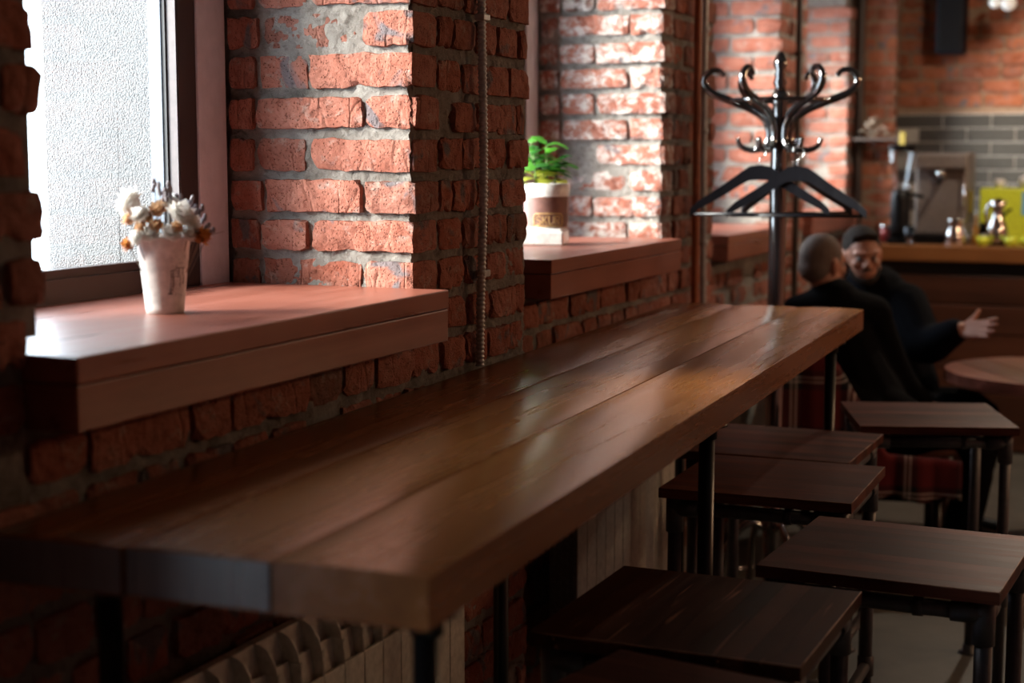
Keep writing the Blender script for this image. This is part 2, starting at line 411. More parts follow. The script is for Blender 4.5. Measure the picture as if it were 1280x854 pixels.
ODD = [(2.935, -.345, 1.668, 'burnt'), (5.10, -.50, 1.60, 'gone')]      # one burnt brick, one fallen out
def reveal_with_corner(parent, X, Y, x_in, z0, z1, seed, fine, smeared):
    """the jamb of a niche: faces -y at y=Y from x_in to the wall face x=X, corner bricks bonded into both faces"""
    r = random.Random(seed); k = math.ceil((z0-Z0)/PITCH - .25)
    while Z0 + k*PITCH + BH*.8 < z1:
        zc = Z0 + k*PITCH + BH/2 + r.gauss(0, .0015); long = k % 2 == 0
        kind = 'corner_long' if long else 'corner_head'; L = .244 if long else .118
        e = X + r.gauss(0, .004)
        put_brick(parent, (kind, fine), (e-L/2, Y+.0575+r.gauss(0, .002), zc), 0, r, 1, r.uniform(.97, 1.05), smeared)
        u = e - L - r.uniform(.006, .014)
        pat = ['head', 'head', 'half'] if long else ['long', 'head', 'head']
        for kd in pat:
            L = min(LEN[kd]*r.uniform(.94, 1.06), u-x_in)
            if L < .03: break
            odd = [q[3] for q in ODD if q[0] == Y and u-L < q[1] < u and abs(zc-q[2]) < PITCH/2]
            if odd == ['gone']: u -= L+.01; continue
            put_brick(parent, (kd, fine), (u-L/2, Y+.055+r.gauss(0, .003) + (.01 if r.random() < .12 else 0), zc), 0, r, L/LEN[kd], r.uniform(.95, 1.05), smeared, BURNT if odd else None)
            u -= L + r.uniform(.006, .014)
        k += 1
def relief(mb, plane, const, a, b, z0, z1, step, amp, sink, seed=0):
    """rough mortar bed behind the bricks"""
    nu = max(2, int((b-a)/step)); nz = max(2, int((z1-z0)/step)); V = []
    for i in range(nz+1):
        for j in range(nu+1):
            u = a+(b-a)*j/nu; z = z0+(z1-z0)*i/nz
            d = -sink + amp*(1.1*noise.noise(Vector((u*31+seed, z*31, 3.1))) + .9*noise.noise(Vector((u*85+seed, z*85, 7.7))) + .5*noise.noise(Vector((u*210+seed, z*210, 1.7))))
            V.append((const+d, u, z) if plane == 'x' else (u, const-d, z))
    F = [(i*(nu+1)+j, i*(nu+1)+j+1, (i+1)*(nu+1)+j+1, (i+1)*(nu+1)+j) for i in range(nz) for j in range(nu)]
    mb.add(V, F, True)

CEIL = 3.3; TOP = 2.52; SILLZ = 1.3495; SILLT = .105
def wall_piece(X, y0, y1, xin, z0=0.0, z1=CEIL, fine=0, seed=1, reveal=None, sm=False, y_face=None, step=.03, ragged=(0, 0), over=0.0, zb=0.0):
    """one stretch of the left wall: core, rough mortar bed and its bricks"""
    mb = MB()
    if over: mb.box((X-REC, y1-.05, SILLZ+.02), (X-.02, y1+over+.008, z1))
    mb.box((X-.80, y0+(.03 if reveal else 0), z0), (X-.035, y1, z1))
    relief(mb, 'x', X, y0, y1, max(z0, 0), min(z1, TOP), step, .0055, .010, seed*3.7)
    name = 'wall_left'
    if reveal: relief(mb, 'y', reveal, xin, X-.008, SILLZ-.1, TOP, step, .0050, .0125, seed*5.1)
    o = struct(mb.build(name, 'mortar'))
    yb = y0
    if reveal:
        reveal_with_corner(o, X, reveal, xin, SILLZ-.02, min(z1, TOP), seed+50, fine, sm); yb = reveal+.128
    if z1 > SILLZ and reveal:
        ks = math.ceil((SILLZ-.02-Z0)/PITCH - .25)
        lay(o, 'x', X, y0, y1, zb, min(z1, TOP), seed, fine, False, ragged=ragged, rows=(-99, ks))
        lay(o, 'x', X, yb, y1, zb, min(z1, TOP), seed+1, fine, False, ragged=(0, ragged[1]), longs=.05, rows=(ks, 999))
    elif over:                                    # above the sill the bricks of the pillar stand a little farther out
        ks = math.ceil((SILLZ+.01-Z0)/PITCH - .25)
        lay(o, 'x', X, y0, y1, zb, TOP, seed, fine, False, rows=(-99, ks)); lay(o, 'x', X, y0, y1+over, zb, TOP, seed+1, fine, False, ragged=ragged, rows=(ks, 999))
    else: lay(o, 'x', X, y0, y1, zb, min(z1, TOP), seed, fine, False, ragged=ragged)
    return o
WX = [0.0, -.146, -.29, -.43]                    # the wall steps back from bay to bay
REC = .445                                       # depth of a window niche
# bay before the camera (its window lights the near end of the table)
struct(MB().box((-.80, -3.2, 0), (0, -.5, CEIL)).build('wall_left', 'masonry'))
struct(MB().box((-.80, -.5, 0), (0, .97, .55)).build('wall_left', 'masonry'))
wall_piece(0, .97, 1.733, -REC, fine=1, seed=3, ragged=(0, .018), over=.036)
wall_piece(0, 1.735, 2.935, -REC, z1=SILLZ-SILLT, fine=1, seed=4, step=.010)
wall_piece(0, 2.935, 3.555, -REC, fine=1, seed=6, reveal=2.935, step=.007, ragged=(0, .02))
wall_piece(WX[1], 3.555, 3.86, -REC, fine=0, seed=8)
wall_piece(WX[1], 3.86, 5.10, -REC, z1=SILLZ-SILLT, fine=1, seed=9, step=.02)
wall_piece(WX[1], 5.10, 5.74, WX[1]-REC, fine=1, seed=11, reveal=5.10, sm=True, step=.018)
wall_piece(WX[2], 5.74, 6.08, -REC, fine=0, seed=13)
wall_piece(WX[2], 6.08, 7.37, -REC, z1=SILLZ-SILLT-.05, fine=0, seed=14, step=.03)
wall_piece(WX[2], 7.37, 7.95, WX[2]-REC, fine=0, seed=16, reveal=7.37, step=.03)
wall_piece(WX[3], 7.95, 8.40, -REC, fine=0, seed=18)
wall_piece(WX[3], 8.40, 9.75, -REC, z1=SILLZ-SILLT-.05, fine=0, seed=19, step=.04)
wall_piece(WX[3], 9.75, 9.98, WX[3]-REC, fine=0, seed=21, reveal=9.75, step=.04)
# pilaster in the far corner
mb = MB().box((-1.23, 9.98, 0), (-.235, 10.6, CEIL)); relief(mb, 'y', 9.98, -.43, -.19, .9, TOP+.1, .03, .0045, .014, 4)
o = struct(mb.build('wall_left', 'brown_mortar')); SW_ = {'': 'brick_orange'}; lay(o, 'y', 9.972, -.43, -.19, .9, 2.6, 61, 0, False, longs=.4, swap=SW_)

def clamp_header(X, a, b):
    o = struct(MB().box((X-.80, a, 2.60 if a > 0 else 1.55), (X-.01, b, CEIL)).build('wall_left', 'masonry')); return o
NICHES = [(0.0, -.5, .97), (0.0, 1.735, 2.935), (WX[1], 3.86, 5.10), (WX[2], 6.08, 7.37), (WX[3], 8.40, 9.75)]
for i, (X, a, b) in enumerate(NICHES):
    clamp_header(X, a, b)
    P = X - .45                                   # plane of the window frame
    z0 = SILLZ if i else .60; z1 = 2.60 if i else 1.55
    w = struct(MB().box((P-.025, b-.175, z0), (P, b-.111, z1), .003).build('window_%d' % (i+1), 'frame'))      # far jamb
    for nm, lo, hi, mt in (('frame_jamb', (P-.025, a+.111, z0), (P, a+.175, z1), 'frame'),
                           ('frame_rail', (P-.025, a+.175, z0-.02), (P, b-.175, z0+.045), 'frame'),
                           ('sash_rail', (P-.034, a+.175, z0+.045), (P-.012, b-.175, z0+.062), 'frame'),
                           ('frame_rail', (P-.025, a+.175, z1-.06), (P, b-.175, z1), 'frame'),
                           ('glazing_bead', (P-.026, b-.178, z0+.06), (P-.003, b-.1755, z1-.06), 'bead'),
                           ('gasket', (P-.034, b-.182, z0+.06), (P-.026, b-.1745, z1-.06), 'gasket'),
                           ('outer_profile', (P-.066, b-.185, z0+.02), (P-.035, b-.13, z1), 'profile'),
                           ('outer_profile', (P-.066, a+.13, z0+.02), (P-.035, a+.185, z1), 'profile'),
                           ('pane', (P-.032, a+.17, z0+.05), (P-.028, b-.172, z1-.05), 'glass')):
        MB().box(lo, hi).build(nm, mt, w)
    t1 = struct(MB().box((P-.05, b-.111, z0-.03), (P+.004, b-.005, z1), .003).build('trim_%d' % (2*i+1), 'plaster'))
    t2 = struct(MB().box((P-.05, a-.005, z0-.03), (P+.004, a+.111, z1), .003).build('trim_%d' % (2*i+2), 'plaster'))
    # outer reveal of rendered insulation with its joint line
    s = MB(); Y = b-.165; xe = -1.25 if i == 0 else X-.80
    def plate(x0, x1, yy, z0_, z1_): s.box((x0, yy, z0_), (x1, b+.05, z1_))
    zl = z0-.15; plate(X-.614, X-.515, Y-.002, zl, 2.8); plate(X-.80, X-.614, Y, zl, 2.8)
    s.tube([(X-.616, Y, 1.2), (X-.616+.004, Y+.0005, 1.7), (X-.615, Y+.001, 2.1), (X-.617, Y+.001, 2.8)], .003, 10)
    s.box((X-.80, a-.05, zl), (X-.515, a+.10, 2.8)); s.box((X-.80, a-.05, 2.62), (X-.515, b+.05, 2.9)); s.box((X-.80, a, z0-.15), (X-.515, b, z0+.02))
    struct(s.build('wall_outside', 'stucco'))
    # daylight portal in the opening
    L = bpy.data.lights.new('portal', 'AREA'); L.shape = 'RECTANGLE'; L.size = z1-.04-z0; L.size_y = b-a-.3; L.cycles.is_portal = True
    po = bpy.data.objects.new('portal', L); COL.objects.link(po); po.location = (P-.10, (a+b)/2, (z0+z1)/2); po.rotation_euler = (0, -PI/2, 0)
# the outer wall beyond the niches, trimmed so that each opening stays clear: solid core boxes end at -1.25 only between niches

# floor, ceiling, other walls
struct(MB().box((-1.3, -3.4, -.1), (4.4, 10.8, 0)).build('floor', 'floor'))
struct(MB().box((-1.3, -3.4, CEIL), (4.4, 10.8, CEIL+.1)).build('ceiling', 'ceiling'))
struct(MB().box((4.0, -3.4, 0), (4.4, 10.8, CEIL)).build('wall_right', 'masonry'))
struct(MB().box((-1.3, -3.5, 0), (4.4, -3.2, CEIL)).build('wall_front', 'masonry'))
mb = MB().box((-1.3, 10.345, 0), (4.4, 10.8, CEIL)); relief(mb, 'y', 10.3, -.25, 1.6, 1.88, 2.85, .03, .0045, .014, 9)
wb = struct(mb.build('wall_back', 'brown_mortar'))
lay(wb, 'y', 10.3, -.22, 1.55, 1.885, 2.80, 71, 0, False, longs=.75, swap=SW_)
# tiled splashback
sp = struct(MB().box((-.235, 10.30, 1.0), (1.6, 10.40, 1.885)).build('trim_20', 'grout'))
tm = MB().box((-.1435, -.004, -.0395), (.1435, .004, .0395), .002).mesh('tile'); tm.materials.append(M['tile'])
r = random.Random(5)
for row in range(10):
    for cidx in range(7):
        xx = -.235 + .147 + cidx*.294 - (.147 if row % 2 else 0)
        if xx > 1.5 or xx < -.12: continue
        o = bpy.data.objects.new('tile', tm); COL.objects.link(o); o.parent = sp; o.location = (xx, 10.297+r.uniform(-.001, .001), 1.885-.046-row*.0868)

# ------------------------------------------------------------------ window sills
def sill(X, a, b, label, z=SILLZ):
    t = thing('windowsill', label, 'windowsill', (X, (a+b)/2, z-SILLT), 0, 'deep red wooden windowsills')
    h = (b-a)/2
    MB().box((-.452, -h, .067), (.082, h, .105), .0025).build('board', 'sill', t)
    MB().box((-.452, -h, 0), (.0805, h, .0655), .0025).build('board', 'sill', t)
    return t
sill(0, 1.735, 2.925, 'red-brown wooden windowsill carrying the paper cup of dried flowers')
sill(WX[1], 3.875, 5.06, 'red-brown wooden windowsill carrying the potted green plant')
sill(WX[2], 6.19, 7.33, 'red-brown wooden windowsill behind the coat rack pole', SILLZ-.045)
sill(WX[3], 8.42, 9.72, 'far red-brown wooden windowsill beyond the heads of the seated men', SILLZ-.045)

# ------------------------------------------------------------------ long table
tb = thing('long_table', 'long brown three-plank bar table on black pipe legs along the brick wall', 'table', (.0784, 1.5466, 0), .0378)
TL = 3.3735; PW = .6134/3
for i in range(3):
    y0_ = (0, .003, .001)[i]; y1_ = TL-(.002, 0, .003)[i]; x0_, x1_ = i*PW+.002, (i+1)*PW-.002; NS = 14; V = []   # a slightly crowned plank
    for y in (y0_, y1_):
        V += [(x0_, y, 1.085), (x1_, y, 1.085)]
        V += [(x0_+(x1_-x0_)*q/NS, y, 1.150-.0032*abs(2*q/NS-1)**3.2) for q in range(NS+1)]
    m_ = NS+3; mp = MB(); mp.add(V, [(0, 1, m_+1, m_), (0, m_, m_+2, 2), (1, 2+NS, m_+2+NS, m_+1)] + [(0,)+tuple(range(2, m_))+(1,), tuple(reversed((m_,)+tuple(range(m_+2, 2*m_))+(m_+1,)))])
    mp.add(V, [(2+q, 3+q, m_+3+q, m_+2+q) for q in range(NS)], True)
    mp.build('plank', 'table', tb)
    if i < 2: MB().box((i*PW+.003, (0, .003, .001)[i]-.0012, 1.0875), ((i+1)*PW-.003, (0, .003, .001)[i]+.004, 1.1455), .0005).build('cool_lit_end', 'cool_lit_end', tb)  # caps paint cool window light on the two brighter plank ends
for v in (.088, 1.50, 3.02):
    for u in (.122, .570):
        m = MB().tube([(u, v, .004), (u, v, 1.080)], .0165, 16)
        m.lathe([(.016, 0), (.042, 0), (.042, .006), (.021, .010), (.021, .03), (.016, .03)], 16, (u, v, 0)); m.lathe([(.016, 0), (.021, 0), (.021, .022), (.042, .026), (.042, .032), (.016, .032)], 16, (u, v, 1.053))
        m.build('leg', 'black_pipe', tb)

# ------------------------------------------------------------------ stools
SW, SD, SH = .4635, .474, .8252
def make_stool(along_x, label):
    t = thing('bar_stool', label, 'stool', group='low bar stools with dark wooden tops')
    n = 10; r = random.Random(int(along_x))
    for i in range(n):
        w = (SD if along_x else SW)/n; a = -(SD if along_x else SW)/2 + i*w
        L = (SW if along_x else SD)/2
        cut = r.uniform(-L*.6, L*.6)
        o = MB().box((-L, a+.0001, SH-.024), (cut-.0001, a+w-.0001, SH)).box((cut+.0001, a+.0001, SH-.024), (L, a+w-.0001, SH)).build('stave', 'stave' if along_x else 'stave_rubbed', t)
        if not along_x: o.rotation_euler = (0, 0, PI/2)
    w_ = MB(); e = .0014
    for p0, p1 in (((SW/2-.001, -SD/2), (SW/2-.001, SD/2)), ((-SW/2, -SD/2+.001), (SW/2, -SD/2+.001))):
        w_.tube([(p0[0]+(p1[0]-p0[0])*q/14, p0[1]+(p1[1]-p0[1])*q/14, SH-.0005) for q in range(15)], [e*r.uniform(.5, 1.3) for q in range(15)], 6)
    w_.build('worn_edge', 'worn', t)
    lx, ly = SW/2-.032, SD/2-.032; zr = SH-.024-.027
    for sx in (-1, 1):
        for sy in (-1, 1):
            x, y = sx*lx, sy*ly
            g = MB().tube([(x, y, .003), (x, y, SH-.026)], .0165, 14)
            g.lathe([(.016, 0), (.034, 0), (.034, .005), (.021, .008), (.021, .03), (.0165, .03)], 14, (x, y, 0))
            gl = g.build('leg', 'pipe', t)
            MB().lathe([(.0165, 0), (.0215, .002), (.0215, .083), (.0165, .085)], 14, (x, y, SH-.024-.088)).build('fitting', 'pipe', gl)
            MB().lathe([(.0165, 0), (.0215, .002), (.0215, .053), (.0165, .055)], 14, (x, y, .275)).build('fitting', 'pipe', gl)
    for s in (-1, 1):
        m = MB().tube([(-lx, s*ly, zr), (lx, s*ly, zr)], .0165, 12).tube([(-lx, s*ly, zr), (-lx+.06, s*ly, zr)], .0215, 12).tube([(lx-.06, s*ly, zr), (lx, s*ly, zr)], .0215, 12)
        m.tube([(lx*.35, s*ly, zr), (lx*.35+.018, s*ly, zr)], .020, 12); m.build('rail', 'pipe', t)
        m = MB().tube([(s*lx, -ly, zr), (s*lx, ly, zr)], .0165, 12).tube([(s*lx, -ly, zr), (s*lx, -ly+.06, zr)], .0215, 12).tube([(s*lx, ly-.06, zr), (s*lx, ly, zr)], .0215, 12); m.build('rail', 'pipe', t)
        MB().tube([(s*lx, -ly, .302), (s*lx, ly, .302)], .0145, 12).build('stretcher', 'pipe', t)
    MB().tube([(-lx, 0, .302), (lx, 0, .302)], .0145, 12).build('stretcher', 'pipe', t)
    return t
sB = make_stool(False, 'dark stool with front-to-back staves and rubbed streaks, right under the long table edge')
sC = make_stool(True, 'dark stool standing out in the aisle with a chipped front edge')
for o, p, rz in ((sB, (.7111, 2.6302), -.0168), (sC, (.9635, 3.2006), -.0537)):
    o.location = (*p, 0); o.rotation_euler[2] = rz
for src, p, rz, lab in ((sC, (.829, 2.09), -.2, 'dark stool nearest the camera, cut by the bottom edge of the picture'),
                        (sC, (.5543, 3.8346), .0075, 'dark stool just behind the black middle leg of the long table'),
                        (sC, (.4609, 4.3265), -.016, 'dark stool tucked under the far end of the long table'),
                        (sC, (.7558, 4.9701), .3167, 'paler far stool in front of the tartan blanket, turned at an angle')):
    o = copy_tree(src); o.location = (*p, 0); o.rotation_euler[2] = rz; o['label'] = lab

# ------------------------------------------------------------------ radiators
def radiator(X, y0, n, label, cover=False):
    t = thing('radiator', label, 'radiator', (X, y0, 0), 0, 'cream sectional radiators under the windows')
    p = .0745; zb, zt = .20, .805; first = None
    sec = MB()
    # flat front plate, outlet scoops at the top, hollow side fins
    sec.box((.062, .0015, zb), (.070, p-.0015, zt-.095), .002)
    for x0, z0_, x1, z1_ in ((.060, zt-.16, .043, zt-.048), (.038, zt-.12, .022, zt-.004)):   # two slanted flaps with dark outlets between
        V = [(x0, .0015, z0_), (x1+.006, .0015, z1_-.03), (x1, .0015, z1_), (x0, p-.0015, z0_), (x1+.006, p-.0015, z1_-.03), (x1, p-.0015, z1_)]
        V += [(x-.003, y, z) for x, y, z in V]
        sec.add(V, [(0, 3, 4, 1), (1, 4, 5, 2), (6, 7, 10, 9), (7, 8, 11, 10), (2, 5, 11, 8)])
    sec.box((.000, .0015, zt-.012), (.022, p-.0015, zt), .003)      # flat crown
    sec.box((.0, .001, zb), (.068, .0035, zt-.05)); sec.box((.0, p-.0035, zb), (.068, p-.001, zt-.05))
    # rounded divider fin
    V = []; pts = [(.070, zt-.10), (.069, zt-.07), (.060, zt-.03), (.046, zt-.008), (.03, zt), (.0, zt), (.0, zt-.15), (.06, zt-.15)]
    for yy in (-.0014, .0014): V += [(x, yy, z) for x, z in pts]
    k_ = len(pts); F = [tuple(range(k_)), tuple(reversed(range(k_, 2*k_)))] + [(i, (i+1) % k_, k_+(i+1) % k_, k_+i) for i in range(k_)]
    sec.add(V, F)
    sec.lathe([(.001, 0), (.026, 0), (.026, .0735), (.001, .0735)], 12)   # header tube, laid along the row below
    nv = 4*12
    for q in range(len(sec.v)-nv, len(sec.v)):
        x, y, z = sec.v[q]; sec.v[q] = (x+.035, z, zb+.05+y)
    me = sec.mesh('section'); me.materials.append(M['radiator'])
    for i in range(n):
        o = bpy.data.objects.new('section', me); COL.objects.link(o); o.parent = t; o.location = (0, i*p, 0)
    MB().tube([(.035, n*p-.01, zb+.05), (.035, n*p+.05, zb+.05), (.035, n*p+.05, 0)], .013, 10).build('supply_pipe', 'radiator', t)
    if cover:
        c = MB().box((-.005, -.012, zb), (.072, -.004, zt)).build('end_cover', 'perforated', t)
        d = MB()
        for a in range(4):
            for b in range(24):
                xx = .006+.018*a; zz = zb+.015+.024*b+(.012 if a % 2 else 0)
                d.box((xx-.006, -.015, zz-.008), (xx+.006, -.011, zz+.008), .002)
        s = d.build('pressed_relief', 'perforated', c); s['kind'] = 'stuff'
    return t
radiator(.03, 2.96-15*.0745, 15, 'cream radiator under the windowsill with the cup, half hidden by the table')
radiator(-.04, 3.83, 12, 'cream radiator under the windowsill with the potted plant', True)
radiator(WX[2]+.07, 6.2, 12, 'cream radiator farthest back, behind the coat rack')

# ------------------------------------------------------------------ pipes on the wall
t = thing('metal_conduit', 'grey ribbed metal hose running down the nearest brick pillar', 'conduit', (.016, 3.241, 0))
P = []; R = []
for i in range(560):
    z = 1.152 + i*.0025; P.append((.004*math.sin(z*5.0)+.002, .010*math.sin(z*3.1+.6)+.004*math.sin(z*9), z)); R.append(.0105 if i % 4 < 2 else .0085)
MB().tube(P, R, 12).build('hose', 'conduit', t)
for z in (1.925, 1.36):
    MB().box((-.010, -.016, z-.008), (.014, .020, z+.008), .003).build('clip', 'conduit', t)
def pipe(name, label, x, y, z0, z1, r, mat, wob=0.0, clips=()):
    t = thing(name, label, 'pipe', (x, y, 0))
    MB().tube([(wob*math.sin(z*2.2), wob*math.sin(z*3+1), z) for z in [z0+(z1-z0)*i/40 for i in range(41)]], r, 12).build('tube', mat, t)
    for z in clips: MB().lathe([(r, 0), (r*1.5, .003), (r*1.5, .017), (r, .02)], 12, (wob*math.sin(z*2.2), wob*math.sin(z*3+1), z)).build('clip', mat, t)
pipe('heating_pipe', 'copper-brown vertical pipe on the pillar right of the plant sill', WX[1]+.03, 5.40, 0, CEIL, .014, 'rust')
pipe('cable_tube', 'thin grey tube beside the copper-brown pipe', WX[1]+.02, 5.535, 0, CEIL, .012, 'conduit', .006, (.9, 1.3, 1.7, 2.06))
pipe('riser_pipe', 'dark pipe on the pillar behind the coat rack', WX[2]+.03, 7.62, 0, CEIL, .016, 'dark_pipe', 0, (2.1,))
pipe('riser_pipe', 'thick dark pipe in the corner beside the far brick pilaster', WX[3]+.035, 9.925, 0, CEIL, .026, 'dark_pipe')

# ------------------------------------------------------------------ paper cup with dried flowers
cupx, cupy = -.172, 2.300
t = thing('paper_cup', 'white paper cup with a dark sketch print, on the near windowsill', 'cup', (cupx, cupy, SILLZ))
MB().lathe([(.001, .008), (.030, .006), (.0305, 0), (.0325, 0), (.0335, .010), (.0455, .128), (.0475, .129), (.0485, .132), (.0475, .135), (.0450, .134), (.0325, .012), (.001, .010)], 40).build('cup_wall', 'paper', t)
pr = MB(); r = random.Random(3)
def on_cup(a, z, o=.0004):
    rad = .0335 + (.0455-.0335)*(z-.010)/.118 + o; return (rad*math.cos(a), rad*math.sin(a), z)
# a small sketched street front: posts, lintels, a lamp and speckle, all printed round the cup
def dash(a0, z0, a1, z1, w=.0007):
    pr.tube([on_cup(a0+(a1-a0)*i/4, z0+(z1-z0)*i/4) for i in range(5)], w, 4)
A0 = math.radians(-62+23)
for i in range(9):
    z = r.uniform(.034, .08); dash(A0+.085*i, z, A0+.085*i+r.uniform(-.05, .05), z+r.uniform(.006, .02), r.uniform(.0003, .0006))
for z in (.036, .052, .066, .080, .088):
    a = A0+r.uniform(0, .4); dash(a, z, a+r.uniform(.1, .3), z+r.uniform(-.003, .003), r.uniform(.0003, .0006))
dash(A0, .036, A0+.03, .072, .0007); dash(A0+.10, .040, A0+.12, .074, .0006); dash(A0-.02, .075, A0+.2, .077, .0007)
dash(A0-.12, .036, A0+.10, .036, .0012); dash(A0-.02, .036, A0, .046, .0014)
for i in range(40):
    a = A0+r.uniform(0, .8); z = r.uniform(.03, .10); dash(a, z, a+r.uniform(-.03, .03), z+r.uniform(-.003, .003), .0004)
pr.build('printed_sketch', 'ink', t)
bq = thing('dried_bouquet', 'bunch of white, tan and mauve-grey dried flowers standing in the paper cup', 'flowers', (cupx, cupy, SILLZ+.02))
def petals(c, rad, seed, mat, n=26, name='bloom', parent=None, dome=1.0):
    """an everlasting flower head: overlapping papery petals round a centre"""
    r = random.Random(seed); mb = MB(); c = Vector(c); d0 = Vector((c.x*2, c.y*2, .09)).normalized() if True else None
    for i in range(n):
        a = i*2.39996; q = math.sqrt((i+.5)/n); th = q*1.75*dome
        u = d0.orthogonal().normalized(); w = d0.cross(u)
        dirv = (d0*math.cos(th) + (u*math.cos(a)+w*math.sin(a))*math.sin(th)).normalized(); side = dirv.cross(d0)
        side = side.normalized() if side.length > 1e-4 else u; nn = side.cross(dirv)
        rad_ = rad; L = rad*1.12*r.uniform(.8, 1.12); wd = rad*.42
        p = [c + dirv*L*.2, c + dirv*L*.62 + side*wd + nn*rad*.05, c + dirv*L + nn*rad*.10, c + dirv*L*.62 - side*wd + nn*rad*.05]
        mb.add(p, [(0, 1, 2), (0, 2, 3)], False)
    mb.ball(c, rad*.55, 8, 6)
    return mb.build(name, mat, parent)
def stemmed(c, parent, r_=.0008, mat='dry_stem'):
    c = Vector(c); b = Vector((c.x*.25, c.y*.25, .0))
    MB().tube(spline([b, b.lerp(c, .5)+Vector((c.x*.08, c.y*.08, .01)), c], 4), r_, 5).build('stem', mat, parent)
ex = Vector((math.cos(.398+.2), math.sin(.398+.2), 0)); ey = Vector((-ex.y, ex.x, 0))   # across and away, as seen from the room
def fl(u, w, z): v = ex*u + ey*w; return (v.x, v.y, z)
FL = [(-.052, .01, .170, .028, 'fl_white'), (-.036, -.02, .150, .020, 'fl_white'), (-.020, -.035, .118, .017, 'fl_white'), (.014, -.036, .119, .018, 'fl_white'),
      (.030, -.025, .150, .026, 'fl_white'), (.045, -.015, .134, .020, 'fl_white'), (.042, -.030, .116, .014, 'fl_white'), (-.042, -.035, .112, .016, 'fl_white'), (.016, .0, .168, .018, 'fl_white'),
      (-.008, -.012, .157, .018, 'fl_tan'), (-.024, -.01, .146, .016, 'fl_tan'), (-.055, -.012, .142, .015, 'fl_tan'), (-.010, -.034, .132, .014, 'fl_tan'), (.002, .01, .164, .015, 'fl_tan'), (-.036, -.030, .130, .013, 'fl_tan'),
      (.062, -.02, .112, .019, 'fl_orange'), (-.057, -.022, .100, .015, 'fl_orange'), (.024, -.04, .130, .012, 'fl_tan')]
for i, (u, w, z, ra, mt) in enumerate(FL):
    c = fl(u, w, z); petals(c, ra, i, mt, 46 if mt == 'fl_white' else 30, 'bloom', bq); stemmed(c, bq)
r = random.Random(12)
for i in range(16):
    s = i/15; c0 = fl(-.012+.088*s+r.uniform(-.008, .008), .012*r.uniform(-1, 1), .190-.075*s**2+r.uniform(-.012, .012)); stemmed(c0, bq, .0007)
    b = MB(); cv = Vector(c0); dv = Vector((cv.x*1.2, cv.y*1.2, .10)).normalized()
    for j in range(4):
        q = cv + dv*(.005*j) + Vector((r.uniform(-.003, .003), r.uniform(-.003, .003), 0)); b.ball(q, (.0038, .0038, .0055), 7, 5)
    b.build('bud', 'fl_grey', bq)
for i in range(8):
    c0 = fl(r.uniform(.0, .085), r.uniform(-.03, .0), r.uniform(.115, .150)); b = MB(); cv = Vector(c0)
    b.tube([cv*.8, cv, cv+Vector((c0[0]*.3, c0[1]*.3, .006))], [.0006, .0016, .0006], 5); b.build('dry_leaf', 'fl_grey', bq)

# ------------------------------------------------------------------ potted plant on the second sill
px, py = -.36, 4.585
s = thing('planter_saucer', 'white square planter base under the plant pot on the second windowsill', 'saucer', (px-.005, py-.03, SILLZ), .25)
MB().box((-.078, -.078, 0), (.078, .078, .044), .006).build('block', 'ceramic', s); MB().box((-.070, -.070, .0442), (.070, .070, .050), .003).build('rim', 'ceramic', s)
t = thing('plant_pot', 'white pot with a brown lettered band, holding the leafy plant', 'pot', (px, py, SILLZ+.050))
R0, R1, HH = .067, .073, .138
def rr(z): return R0+(R1-R0)*z/HH
MB().lathe([(.001, .002), (R0-.002, 0), (R0, .002), (rr(.095), .095), (R1, HH-.002), (R1-.002, HH), (R1-.006, HH-.001), (R1-.009, HH-.015), (.001, HH-.015)], 40).build('pot_wall', 'ceramic', t)
MB().lathe([(rr(.004)+.0006, .004), (rr(.098)+.0006, .098)], 40, cap=False).build('band', 'pot_brown', t)
MB().lathe([(.001, .1236), (.062, .1236)], 24, cap=False).build('soil', 'soil', t)
g = MB()                                           # lettering in a rounded tan frame
def onp(a, z, o=.0014): return ((rr(z)+o)*math.cos(a), (rr(z)+o)*math.sin(a), z)
def stroke(pts, w=.0022, mb=g):
    P = []
    for (a0, z0), (a1, z1) in zip(pts, pts[1:]): P += [onp(a0+(a1-a0)*i/5, z0+(z1-z0)*i/5) for i in range(5)]
    P.append(onp(*pts[-1])); mb.tube(P, w, 6)
AC = math.radians(-67)
a0, a1, za, zb_ = AC-.60, AC+.75, .008, .046
stroke([(a0, za), (a0, zb_-.008), (a0+.10, zb_), (a1-.1, zb_), (a1, zb_-.008), (a1, za), (a0, za)])
g.build('letter_frame', 'gold', t)
GL = {'S': [[(1, .85), (.7, 1), (.3, 1), (0, .8), (.1, .6), (.9, .42), (1, .2), (.7, 0), (.3, 0), (0, .15)]], 'K': [[(0, 0), (0, 1)], [(1, 1), (0, .45)], [(.3, .6), (1, 0)]],
      'U': [[(0, 1), (0, .25), (.25, 0), (.75, 0), (1, .25), (1, 1)]], 'R': [[(0, 0), (0, 1), (.8, 1), (1, .8), (.8, .5), (0, .5)], [(.5, .5), (1, 0)]]}
g2 = MB()
for i, ch in enumerate('SKUR'):
    for st in GL[ch]: stroke([(AC-.48+i*.29+.20*x, .014+.024*z) for x, z in st], .0018, g2)
g2.build('lettering', 'gold', t)
pl = thing('green_plant', 'leafy green seedling with yellowing lower leaves, growing in the lettered pot', 'plant', (px, py, SILLZ+.174))
